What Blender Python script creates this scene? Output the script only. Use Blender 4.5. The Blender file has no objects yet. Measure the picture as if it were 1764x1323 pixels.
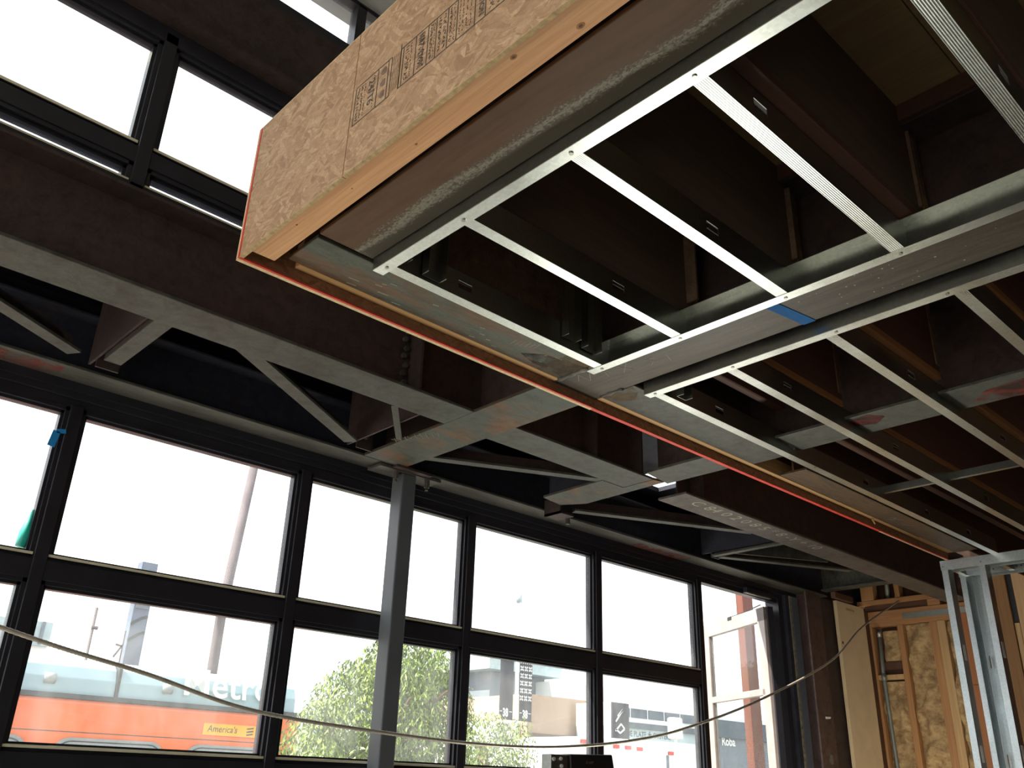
import bpy, bmesh, math, random
from mathutils import Vector, Matrix
random.seed(7)
SC = bpy.context.scene
COL = SC.collection
E = 1.6            # eye height: z values below are measured from the eye, E lifts them to the floor

# ------------------------------------------------------------------ camera, sky, sun, lamps, exposure
cam_data = bpy.data.cameras.new('camera')
cam = bpy.data.objects.new('camera', cam_data); COL.objects.link(cam)
cam_data.sensor_width = 36.0
cam_data.lens = 1533.97 / 1764.0 * 36.0
cam_data.clip_start = 0.05; cam_data.clip_end = 400
RX = Vector((0.7263049, -0.6867159, 0.0300410))
DN = Vector((0.3022604, 0.2798231, -0.9112287))
FW = Vector((0.6173490, 0.6709101, 0.4108039))
m3 = Matrix((RX, -DN, -FW)).transposed()
cam.matrix_world = Matrix.Translation((0, 0, E)) @ m3.to_4x4()
SC.camera = cam

world = bpy.data.worlds.new('sky'); SC.world = world
world.use_nodes = True
bg = world.node_tree.nodes['Background']
bg.inputs['Color'].default_value = (0.93, 0.97, 1.0, 1)
bg.inputs['Strength'].default_value = 2.2

sun_d = bpy.data.lights.new('sun', 'SUN'); sun = bpy.data.objects.new('sun', sun_d); COL.objects.link(sun)
sun_d.energy = 13.0; sun_d.angle = math.radians(0.6); sun_d.color = (1.0, 0.93, 0.8)
sun.rotation_euler = Vector((0.64, -0.19, -0.75)).to_track_quat('-Z', 'Y').to_euler()
sun.location = (-6, 12, 14)

def area(name, loc, target, sx, sy, power, color):
    d = bpy.data.lights.new(name, 'AREA'); o = bpy.data.objects.new(name, d); COL.objects.link(o)
    d.shape = 'RECTANGLE'; d.size = sx; d.size_y = sy; d.energy = power; d.color = color
    d.spread = math.radians(115)
    o.location = loc
    o.rotation_euler = (Vector(target) - Vector(loc)).to_track_quat('-Z', 'Y').to_euler()
    return o
# a builder's work light standing on the floor below the soffit, turned up at the framing
area('work_light', (4.6, 3.1, 0.45), (2.6, 1.2, 3.1), 0.75, 0.55, 26, (1.0, 0.98, 0.86))
# a second work light deeper in the room
area('work_light_rear', (5.4, 2.2, 0.4), (7.9, 3.1, 1.3), 0.6, 0.4, 18, (1.0, 0.88, 0.62))

SC.view_settings.view_transform = 'Standard'
SC.view_settings.look = 'None'
SC.view_settings.exposure = 0.0
SC.view_settings.gamma = 1.0
SC.view_settings.use_curve_mapping = False
SC.cycles.use_denoising = True
SC.cycles.max_bounces = 8
SC.cycles.diffuse_bounces = 4
SC.cycles.transparent_max_bounces = 16
SC.cycles.sample_clamp_indirect = 6.0

# ------------------------------------------------------------------ materials
def nmat(name):
    m = bpy.data.materials.new(name); m.use_nodes = True
    nt = m.node_tree
    return m, nt, nt.nodes['Principled BSDF']
def nd(nt, typ, **kw):
    n = nt.nodes.new(typ)
    for k, v in kw.items():
        if k in n.inputs: n.inputs[k].default_value = v
        else: setattr(n, k, v)
    return n
def ramp(nt, src, stops):
    r = nt.nodes.new('ShaderNodeValToRGB')
    el = r.color_ramp.elements
    while len(el) < len(stops): el.new(0.5)
    for e, (p, c) in zip(el, stops):
        e.position = p; e.color = (c[0], c[1], c[2], 1) if len(c) == 3 else c
    nt.links.new(src, r.inputs['Fac'])
    return r
def coords(nt, scale=(1, 1, 1), rot=(0, 0, 0)):
    tc = nt.nodes.new('ShaderNodeTexCoord'); mp = nt.nodes.new('ShaderNodeMapping')
    mp.inputs['Scale'].default_value = scale; mp.inputs['Rotation'].default_value = rot
    nt.links.new(tc.outputs['Object'], mp.inputs['Vector'])
    return mp.outputs['Vector']
def noise(nt, vec, scale, detail=4, rough=0.55, dist=0.0):
    n = nd(nt, 'ShaderNodeTexNoise', Scale=scale, Detail=detail, Roughness=rough, Distortion=dist)
    nt.links.new(vec, n.inputs['Vector'])
    return n.outputs['Fac']
def mix(nt, fac, a, b):
    n = nt.nodes.new('ShaderNodeMix'); n.data_type = 'RGBA'
    if hasattr(fac, 'is_linked'): nt.links.new(fac, n.inputs[0])
    else: n.inputs[0].default_value = fac
    for i, v in ((6, a), (7, b)):
        if hasattr(v, 'is_linked'): nt.links.new(v, n.inputs[i])
        else: n.inputs[i].default_value = (v[0], v[1], v[2], 1)
    return n.outputs[2]
def bump(nt, bs, h, strength, dist=0.002):
    b = nd(nt, 'ShaderNodeBump', Strength=strength, Distance=dist)
    nt.links.new(h, b.inputs['Height']); nt.links.new(b.outputs['Normal'], bs.inputs['Normal'])

def plain(name, col, rough=0.6, metal=0.0, var=0.15, scale=8.0):
    m, nt, bs = nmat(name)
    v = coords(nt)
    f = noise(nt, v, scale)
    d = tuple(c * (1 - var) for c in col); l = tuple(min(1, c * (1 + var)) for c in col)
    r = ramp(nt, f, [(0.3, d), (0.7, l)])
    nt.links.new(r.outputs['Color'], bs.inputs['Base Color'])
    bs.inputs['Roughness'].default_value = rough; bs.inputs['Metallic'].default_value = metal
    return m
def steel(name, base, patch, patch_at=0.6, rough=0.5, stretch=(1, 1, 1), fleck=None, fleck_at=0.66, metal=0.0):
    """hot-rolled steel: mill scale, rust patches, fine flecks"""
    m, nt, bs = nmat(name)
    v = coords(nt, stretch)
    big = noise(nt, v, 5.0, 6, 0.65, 0.6)
    fine = noise(nt, coords(nt), 90.0, 3)
    a = ramp(nt, fine, [(0.3, tuple(c * 0.85 for c in base)), (0.7, tuple(c * 1.12 for c in base))])
    msk = ramp(nt, big, [(patch_at - 0.07, (0, 0, 0)), (patch_at + 0.07, (1, 1, 1))])
    c = mix(nt, msk.outputs['Color'], a.outputs['Color'], patch)
    sm = noise(nt, coords(nt, tuple(1.5 * k for k in stretch)), 11.0, 9, 0.72, 0.4)
    smr = ramp(nt, sm, [(0.32, (0.62, 0.62, 0.62)), (0.5, (1, 1, 1)), (0.72, (1.3, 1.3, 1.3))])
    mu = nt.nodes.new('ShaderNodeMix'); mu.data_type = 'RGBA'; mu.blend_type = 'MULTIPLY'; mu.inputs[0].default_value = 1.0
    nt.links.new(c, mu.inputs[6]); nt.links.new(smr.outputs['Color'], mu.inputs[7]); c = mu.outputs[2]
    if fleck:
        fl = noise(nt, coords(nt, (3, 3, 3)), 40.0, 6, 0.75)
        zone = noise(nt, coords(nt, stretch), 2.5, 2)
        mm = nd(nt, 'ShaderNodeMath', operation='MULTIPLY'); nt.links.new(fl, mm.inputs[0]); nt.links.new(zone, mm.inputs[1])
        fm = ramp(nt, mm.outputs[0], [(fleck_at * 0.47, (0, 0, 0)), (fleck_at * 0.62, (1, 1, 1))])
        c = mix(nt, fm.outputs['Color'], c, fleck)
    nt.links.new(c, bs.inputs['Base Color'])
    bs.inputs['Roughness'].default_value = rough; bs.inputs['Metallic'].default_value = metal
    bs.inputs['Specular IOR Level'].default_value = 0.28
    bump(nt, bs, fine, 0.15, 0.001)
    return m
def streaked_flange():
    """rust brown flange, mill scale left along one edge, a bright flaked streak beside it"""
    m, nt, bs = nmat('rust_brown_flange')
    tc = nt.nodes.new('ShaderNodeTexCoord'); sx = nt.nodes.new('ShaderNodeSeparateXYZ'); nt.links.new(tc.outputs['Object'], sx.inputs[0])
    wob = noise(nt, coords(nt, (4, 0.8, 1)), 2.0, 5, 0.6)
    def math_(op, a, b):
        n = nd(nt, 'ShaderNodeMath', operation=op)
        for i, v in ((0, a), (1, b)):
            if hasattr(v, 'is_linked'): nt.links.new(v, n.inputs[i])
            else: n.inputs[i].default_value = v
        return n.outputs[0]
    x = math_('ADD', sx.outputs['X'], math_('MULTIPLY', math_('SUBTRACT', wob, 0.5), 0.16))
    big = noise(nt, coords(nt, (6, 0.9, 1)), 3.0, 6, 0.65, 0.5)
    brown = ramp(nt, big, [(0.3, (0.075, 0.034, 0.015)), (0.5, (0.10, 0.052, 0.027)), (0.7, (0.125, 0.07, 0.038))]).outputs['Color']
    c = mix(nt, ramp(nt, x, [(0.0, (0, 0, 0)), (0.06, (0.9, 0.9, 0.9))]).outputs['Color'], brown, (0.07, 0.066, 0.05))
    band = math_('SUBTRACT', 1.0, math_('MULTIPLY', math_('ABSOLUTE', math_('SUBTRACT', x, 0.035), 0.0), 26.0))
    fl = noise(nt, coords(nt, (1.6, 0.8, 1)), 90.0, 7, 0.8)
    fm = math_('ADD', math_('MULTIPLY', band, 0.30), fl)
    c = mix(nt, ramp(nt, fm, [(0.68, (0, 0, 0)), (0.80, (0.8, 0.8, 0.8))]).outputs['Color'], c, (0.24, 0.235, 0.19))
    nt.links.new(c, bs.inputs['Base Color']); bs.inputs['Roughness'].default_value = 0.55; bs.inputs['Specular IOR Level'].default_value = 0.25
    bump(nt, bs, fl, 0.12, 0.001)
    return m
def galvanised(name, ribs='Y', col=(0.62, 0.65, 0.62), rough=0.3, var=0.07):
    m, nt, bs = nmat(name)
    v = coords(nt)
    sp = nd(nt, 'ShaderNodeTexVoronoi', Scale=110.0); nt.links.new(v, sp.inputs['Vector'])
    r = ramp(nt, sp.outputs['Color'], [(0.2, tuple(c * (1 - var) for c in col)), (0.9, tuple(min(1, c * (1 + var)) for c in col))])
    nt.links.new(r.outputs['Color'], bs.inputs['Base Color'])
    bs.inputs['Metallic'].default_value = 1.0
    st = ramp(nt, noise(nt, v, 3.0), [(0.3, (rough * 0.8,) * 3), (0.7, (rough * 1.25,) * 3)])
    nt.links.new(st.outputs['Color'], bs.inputs['Roughness'])
    if ribs:
        w = nd(nt, 'ShaderNodeTexWave', Scale=55.0, wave_type='BANDS', bands_direction=ribs)
        nt.links.new(v, w.inputs['Vector'])
        bump(nt, bs, w.outputs['Fac'], 0.18, 0.002)
    return m
def wood(name, light, dark, axis='Y', rough=0.65, scale=1.0, knots=False, contrast=1.0):
    m, nt, bs = nmat(name)
    s = {'X': (1.0, 34, 34), 'Y': (34, 1.0, 34), 'Z': (34, 34, 1.0)}[axis]
    v = coords(nt, tuple(k * scale for k in s))
    g = noise(nt, v, 2.2, 6, 0.6, 0.8)
    r = ramp(nt, g, [(0.28, dark), (0.5, tuple((a + b) / 2 for a, b in zip(light, dark))), (0.68, light)])
    c = r.outputs['Color']
    sm = {'X': (0.5, 5, 5), 'Y': (5, 0.5, 5), 'Z': (5, 5, 0.5)}[axis]
    big = noise(nt, coords(nt, sm), 1.3, 2)
    c = mix(nt, ramp(nt, big, [(0.35, (0, 0, 0)), (0.7, (0.55, 0.55, 0.55))]).outputs['Color'], c, tuple(x * 0.72 for x in light))
    if knots:
        kv = nd(nt, 'ShaderNodeTexVoronoi', Scale=1.0); nt.links.new(coords(nt, {'X': (2.2, 7, 7), 'Y': (7, 2.2, 7), 'Z': (7, 7, 2.2)}[axis]), kv.inputs['Vector'])
        km = ramp(nt, kv.outputs['Distance'], [(0.05, (1, 1, 1)), (0.13, (0, 0, 0))])
        c = mix(nt, km.outputs['Color'], c, tuple(x * 0.3 for x in dark))
    nt.links.new(c, bs.inputs['Base Color'])
    bs.inputs['Roughness'].default_value = rough
    bump(nt, bs, g, 0.2, 0.002)
    return m
def osb(name, tint=(1, 1, 1), plane='YZ'):
    """oriented strand board: overlapping chips, three layers of stretched cells"""
    m, nt, bs = nmat(name)
    tc = nt.nodes.new('ShaderNodeTexCoord')
    warp = nd(nt, 'ShaderNodeTexNoise', Scale=6.0, Detail=2.0); nt.links.new(tc.outputs['Object'], warp.inputs['Vector'])
    add = nd(nt, 'ShaderNodeVectorMath', operation='MULTIPLY_ADD')
    nt.links.new(warp.outputs['Color'], add.inputs[0]); add.inputs[1].default_value = (0.07, 0.07, 0.07)
    nt.links.new(tc.outputs['Object'], add.inputs[2])
    col = None; hsum = None
    for i, (ang, sa, sb) in enumerate(((0.35, 7, 26), (-0.5, 8, 34), (1.0, 9, 45), (0.15, 10, 60), (0.7, 12, 55), (2.3, 14, 60), (0.55, 15, 130), (-0.25, 17, 150))):
        mp = nt.nodes.new('ShaderNodeMapping')
        if plane == 'YZ':
            mp.inputs['Rotation'].default_value = (ang, 0, 0); mp.inputs['Scale'].default_value = (30, sa, sb)
        else:
            mp.inputs['Rotation'].default_value = (0, ang, 0); mp.inputs['Scale'].default_value = (sa, 30, sb)
        mp.inputs['Location'].default_value = (i * 3.1, i * 1.7, i * 2.3)
        mp.vector_type = 'TEXTURE' if False else 'POINT'
        # rotate first, then stretch
        rot = nd(nt, 'ShaderNodeVectorRotate', rotation_type='X_AXIS' if plane == 'YZ' else 'Y_AXIS'); rot.inputs['Angle'].default_value = ang
        nt.links.new(add.outputs[0], rot.inputs['Vector'])
        mp.inputs['Rotation'].default_value = (0, 0, 0)
        nt.links.new(rot.outputs[0], mp.inputs['Vector'])
        vo = nd(nt, 'ShaderNodeTexVoronoi', Scale=1.0, Randomness=1.0); nt.links.new(mp.outputs['Vector'], vo.inputs['Vector'])
        sep = nt.nodes.new('ShaderNodeSeparateColor'); nt.links.new(vo.outputs['Color'], sep.inputs['Color'])
        shade = ramp(nt, sep.outputs[0], [(0.0, tuple(a * b for a, b in zip((0.33, 0.185, 0.10), tint))), (0.3, tuple(a * b for a, b in zip((0.43, 0.255, 0.14), tint))),
                                          (0.7, tuple(a * b for a, b in zip((0.50, 0.31, 0.175), tint))), (1.0, tuple(a * b for a, b in zip((0.60, 0.41, 0.245), tint)))])
        if col is None:
            col = shade.outputs['Color']; hsum = sep.outputs[2]
        else:
            cut = ramp(nt, sep.outputs[1], [(0.55, (0, 0, 0)), (0.60, (1, 1, 1))] if i < 6 else [(0.74, (0, 0, 0)), (0.78, (0.8, 0.8, 0.8))])
            col = mix(nt, cut.outputs['Color'], col, shade.outputs['Color'])
            hsum = mix(nt, cut.outputs['Color'], hsum, sep.outputs[2])
    fib = noise(nt, add.outputs[0], 160, 3, 0.6)
    col = mix(nt, ramp(nt, fib, [(0.35, (0.35, 0.35, 0.35)), (0.6, (0, 0, 0))]).outputs['Color'], col, tuple(a * b for a, b in zip((0.27, 0.15, 0.08), tint)))
    nt.links.new(col, bs.inputs['Base Color'])
    bs.inputs['Roughness'].default_value = 0.7
    bump(nt, bs, hsum, 0.25, 0.0015)
    return m
def glass(name, tint=(1, 1, 1), dirt=0.035, gloss=0.06):
    m = bpy.data.materials.new(name); m.use_nodes = True; nt = m.node_tree; nt.nodes.clear()
    out = nt.nodes.new('ShaderNodeOutputMaterial')
    tr = nd(nt, 'ShaderNodeBsdfTransparent'); tr.inputs['Color'].default_value = (*tint, 1)
    gl = nd(nt, 'ShaderNodeBsdfGlossy', Roughness=0.02)
    lw = nd(nt, 'ShaderNodeLayerWeight', Blend=0.5)
    fr = ramp(nt, lw.outputs['Facing'], [(0.0, (gloss * 0.5,) * 3), (0.7, (gloss,) * 3), (1.0, (0.22, 0.22, 0.22))])
    m1 = nt.nodes.new('ShaderNodeMixShader'); nt.links.new(fr.outputs['Color'], m1.inputs[0]); nt.links.new(tr.outputs[0], m1.inputs[1]); nt.links.new(gl.outputs[0], m1.inputs[2])
    df = nd(nt, 'ShaderNodeBsdfTranslucent'); df.inputs['Color'].default_value = (0.9, 0.93, 0.92, 1)
    m2 = nt.nodes.new('ShaderNodeMixShader')
    nz = noise(nt, coords(nt, (1, 1, 0.5)), 2.5, 6, 0.7)
    rr = ramp(nt, nz, [(0.35, (dirt * 0.4,) * 3), (0.75, (dirt * 2.0,) * 3)])
    nt.links.new(rr.outputs['Color'], m2.inputs[0]); nt.links.new(m1.outputs[0], m2.inputs[1]); nt.links.new(df.outputs[0], m2.inputs[2])
    nt.links.new(m2.outputs[0], out.inputs['Surface'])
    return m

M = {}
M['primer'] = steel('dark_primer_steel', (0.050, 0.036, 0.034), (0.06, 0.039, 0.035), 0.55, 0.55)  # on the ceiling studs it stands in for shade inside galvanised steel
M['primer_navy'] = steel('dark_blue_primer', (0.026, 0.028, 0.043), (0.04, 0.034, 0.036), 0.62, 0.6)
M['scale'] = steel('mill_scale_grey', (0.070, 0.073, 0.063), (0.055, 0.053, 0.045), 0.56, 0.5, (1, 1, 1))
M['scale_rust'] = steel('mill_scale_with_rust', (0.064, 0.072, 0.060), (0.14, 0.062, 0.026), 0.57, 0.5, (0.6, 1.2, 1))
M['brown_flange'] = streaked_flange()
M['warm_scale'] = steel('warm_mill_scale', (0.072, 0.055, 0.038), (0.048, 0.037, 0.026), 0.52, 0.45, (4.0, 0.35, 1))
M['rust_web'] = steel('rusty_web', (0.15, 0.10, 0.068), (0.26, 0.165, 0.075), 0.6, 0.7)
M['tan_scale'] = steel('tan_mill_scale', (0.105, 0.066, 0.038), (0.07, 0.052, 0.037), 0.55, 0.5, (0.6, 3, 1))
M['green_scale'] = steel('grey_green_mill_scale', (0.075, 0.084, 0.066), (0.115, 0.066, 0.036), 0.51, 0.42, (0.5, 2.2, 1))
M['header'] = steel('weathered_grey_header', (0.07, 0.07, 0.06), (0.042, 0.038, 0.033), 0.58, 0.5, (0.6, 3, 1))
M['chalky'] = steel('pinkish_grey_flange', (0.115, 0.098, 0.09), (0.09, 0.075, 0.068), 0.55, 0.55)
M['galv'] = galvanised('galvanised_ribbed', 'Y')
M['galv_y'] = galvanised('galvanised_plain', None)
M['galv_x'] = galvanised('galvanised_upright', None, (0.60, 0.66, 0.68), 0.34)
M['galv_dark'] = galvanised('galvanised_dull_shaded', None, (0.36, 0.38, 0.35), 0.32)  # darker galvanised tone; shade on stud and track webs put into the colour
M['lumber'] = wood('fir_lumber', (0.78, 0.44, 0.215), (0.55, 0.265, 0.11), 'Y', 0.6, 1.0)
M['lumber_x'] = wood('fir_strip', (0.66, 0.40, 0.17), (0.48, 0.25, 0.10), 'X')
M['stud_z'] = wood('stud_lumber', (0.52, 0.28, 0.13), (0.36, 0.17, 0.07), 'Z', knots=True)
M['plate_y'] = wood('plate_lumber', (0.50, 0.26, 0.12), (0.34, 0.16, 0.07), 'Y', knots=True)
M['knot'] = plain('knot_wood', (0.34, 0.16, 0.06), 0.7, 0, 0.3, 60)
M['old_wood'] = wood('old_brown_lumber', (0.13, 0.06, 0.035), (0.08, 0.036, 0.021), 'Y')
M['dark_joist'] = wood('shaded_joist', (0.13, 0.09, 0.066), (0.075, 0.052, 0.038), 'X')  # shade of the joist cavity put into the wood colour
M['joist_edge'] = wood('lit_joist_edge', (0.38, 0.17, 0.065), (0.26, 0.11, 0.042), 'X')  # same joist wood made lighter, light from below put into the colour
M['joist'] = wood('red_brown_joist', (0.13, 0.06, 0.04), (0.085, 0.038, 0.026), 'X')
M['pale_z'] = wood('pale_post', (0.62, 0.42, 0.22), (0.46, 0.28, 0.13), 'Z')
M['brown_z'] = wood('brown_post', (0.36, 0.19, 0.075), (0.25, 0.12, 0.045), 'Z')
M['orange_ply'] = wood('orange_sheathing', (0.42, 0.17, 0.07), (0.36, 0.14, 0.055), 'Z', contrast=0.4)
M['plywood'] = wood('plywood_underside', (0.34, 0.23, 0.115), (0.24, 0.15, 0.07), 'Y', 0.7, 0.5)
M['osb_side'] = osb('oriented_strand_board', (1.0, 1.04, 1.08), 'YZ')
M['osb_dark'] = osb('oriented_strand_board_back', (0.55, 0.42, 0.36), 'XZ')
M['osb_edge_low'] = plain('strand_board_lower_edge', (0.46, 0.33, 0.17), 0.8, 0, 0.25, 60)
M['osb_edge'] = plain('strand_board_cut_edge', (0.66, 0.52, 0.30), 0.8, 0, 0.2, 60)
M['red_paint'] = plain('red_sealer', (0.62, 0.045, 0.025), 0.6, 0, 0.2, 20)
M['ink'] = plain('stamp_ink', (0.085, 0.07, 0.055), 0.8, 0, 0.5, 150)
M['ink_soft'] = plain('faint_stamp_ink', (0.19, 0.13, 0.095), 0.8, 0, 0.3, 80)
M['chalk'] = plain('yellow_chalk', (0.36, 0.34, 0.27), 0.9)
M['chalk_soft'] = plain('faint_chalk', (0.24, 0.23, 0.19), 0.9)
M['frame'] = plain('black_window_frame', (0.019, 0.019, 0.026), 0.35, 0, 0.2)
M['frame_lit'] = plain('sunlit_sash', (0.30, 0.26, 0.25), 0.45, 0, 0.15)  # frame colour made pale, sunlight on the sash put into it
M['column'] = plain('black_painted_column', (0.10, 0.11, 0.125), 0.45, 0, 0.15, 3)
M['glass'] = glass('window_glass')
M['glass_dirty'] = glass('dusty_window_glass', (0.98, 1, 0.99), 0.06)
M['concrete'] = plain('concrete_floor', (0.36, 0.34, 0.30), 0.8, 0, 0.12, 3)
M['plaster'] = plain('room_plaster', (0.16, 0.145, 0.125), 0.85, 0, 0.06)
M['roof'] = plain('grey_roof_soffit', (0.33, 0.34, 0.32), 0.8, 0, 0.1)
M['cream'] = plain('cream_gypsum_board', (0.70, 0.56, 0.38), 0.8, 0, 0.07, 6)
M['col_brown'] = steel('brown_primer_column', (0.10, 0.065, 0.06), (0.075, 0.045, 0.04), 0.58, 0.55, (1, 1, 1), (0.4, 0.38, 0.36), 0.93)
M['jamb_blue'] = plain('blue_grey_jamb', (0.10, 0.11, 0.15), 0.5, 0, 0.15)
M['jamb_edge'] = plain('weathered_jamb_edge', (0.17, 0.155, 0.12), 0.8, 0, 0.5, 30)
M['tape'] = plain('blue_masking_tape', (0.022, 0.115, 0.32), 0.8, 0, 0.08, 30)
M['tape'].node_tree.nodes['Principled BSDF'].inputs['Specular IOR Level'].default_value = 0.15
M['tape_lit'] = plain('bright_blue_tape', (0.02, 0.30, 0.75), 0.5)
M['teal'] = plain('teal_strap', (0.02, 0.55, 0.45), 0.5)
M['weld'] = steel('weld_bead', (0.10, 0.10, 0.095), (0.2, 0.19, 0.16), 0.5, 0.45)
M['bolt'] = steel('bolt_steel', (0.06, 0.06, 0.055), (0.1, 0.09, 0.08), 0.5, 0.4)
M['screw'] = plain('zinc_screw', (0.35, 0.35, 0.32), 0.35, 1.0)
M['white'] = plain('white_paint', (0.8, 0.8, 0.79), 0.6, 0, 0.05)  # on the wall stud knockouts it stands in for light through the holes
M['black'] = plain('black_plastic', (0.012, 0.012, 0.013), 0.45)
M['yellow'] = plain('yellow_plastic', (0.75, 0.55, 0.03), 0.5)
M['asphalt'] = plain('street_asphalt', (0.12, 0.12, 0.12), 0.9)
M['paving'] = plain('pavement', (0.45, 0.43, 0.40), 0.85)
M['bus_orange'] = plain('bus_orange', (0.85, 0.17, 0.045), 0.4, 0, 0.08, 2)
M['bus_grey'] = plain('bus_fairing', (0.33, 0.45, 0.52), 0.45, 0, 0.08, 2)
M['bus_dark'] = plain('bus_trim', (0.04, 0.045, 0.055), 0.5)
M['bus_rim'] = plain('bus_window_rim', (0.30, 0.32, 0.34), 0.4)
M['bus_glass'] = plain('bus_dark_glass', (0.10, 0.12, 0.12), 0.15)
M['sign_yellow'] = plain('yellow_sign', (0.85, 0.42, 0.02), 0.5)
M['sign_ink'] = plain('sign_ink', (0.05, 0.04, 0.03), 0.6)
M['leaf'] = plain('willow_leaf', (0.24, 0.34, 0.055), 0.5, 0, 0.45, 3)
M['leaf2'] = plain('second_leaf', (0.085, 0.125, 0.03), 0.5, 0, 0.4, 3)
M['bark'] = plain('bark', (0.12, 0.08, 0.05), 0.9)
M['stucco'] = plain('tan_stucco', (0.42, 0.29, 0.21), 0.9, 0, 0.08)
M['bldg_grey'] = plain('blue_grey_wall', (0.16, 0.19, 0.23), 0.8)
M['banner'] = plain('black_banner', (0.035, 0.035, 0.05), 0.8)
M['brand_blue'] = plain('dark_blue_fascia', (0.05, 0.075, 0.11), 0.6)
M['pale_blue'] = plain('pale_blue_fascia', (0.42, 0.52, 0.55), 0.6)
M['red_wood'] = wood('red_brown_post', (0.17, 0.05, 0.032), (0.11, 0.034, 0.024), 'Z')
M['red_lamp'] = plain('red_marker_lamp', (0.6, 0.03, 0.03), 0.4)
M['pole'] = plain('grey_brown_pole', (0.13, 0.11, 0.12), 0.8, 0, 0.25, 2)
M['pylon'] = plain('blue_grey_pylon', (0.14, 0.17, 0.23), 0.6)
M['cable'] = plain('metal_clad_cable', (0.55, 0.50, 0.42), 0.4, 0.4, 0.2, 40)
M['conduit'] = plain('grey_conduit', (0.20, 0.22, 0.21), 0.45, 0.4)
M['strap'] = galvanised('galvanised_strap', None, (0.42, 0.44, 0.42), 0.45)
def spray(name, col, cover=0.5):
    m = bpy.data.materials.new(name); m.use_nodes = True; nt = m.node_tree; bs = nt.nodes['Principled BSDF']
    bs.inputs['Base Color'].default_value = (*col, 1); bs.inputs['Roughness'].default_value = 0.8
    f = noise(nt, coords(nt, (1, 1, 1)), 14.0, 6, 0.7)
    a = ramp(nt, f, [(cover - 0.08, (0, 0, 0)), (cover + 0.2, (0.7, 0.7, 0.7))])
    nt.links.new(a.outputs['Color'], bs.inputs['Alpha'])
    return m
M['spray_red'] = spray('faded_red_spray', (0.30, 0.05, 0.035), 0.5)
M['fabric'] = glass('translucent_shade', (0.95, 0.95, 0.88), 0.5)
M['bead_lit'] = plain('sunlit_glazing_bead', (0.75, 0.70, 0.52), 0.4, 0, 0.1)  # sunlit line along the rail put into the bead colour
M['scorch'] = spray('scorched_steel', (0.035, 0.028, 0.02), 0.46)
M['heat_tint'] = spray('tan_heat_tint', (0.20, 0.13, 0.06), 0.44)
M['sealant'] = glass('pale_glazing_sealant', (0.9, 0.88, 0.7), 0.5)
def insulation():
    m, nt, bs = nmat('brown_mineral_wool')
    f = noise(nt, coords(nt, (1, 1, 1.4)), 15.0, 9, 0.68, 0.35)
    r = ramp(nt, f, [(0.26, (0.17, 0.095, 0.048)), (0.42, (0.33, 0.21, 0.11)), (0.55, (0.49, 0.345, 0.185)), (0.75, (0.62, 0.47, 0.27))])
    nt.links.new(r.outputs['Color'], bs.inputs['Base Color']); bs.inputs['Roughness'].default_value = 0.95
    bump(nt, bs, f, 0.5, 0.015)
    return m
M['wool'] = insulation()

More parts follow.
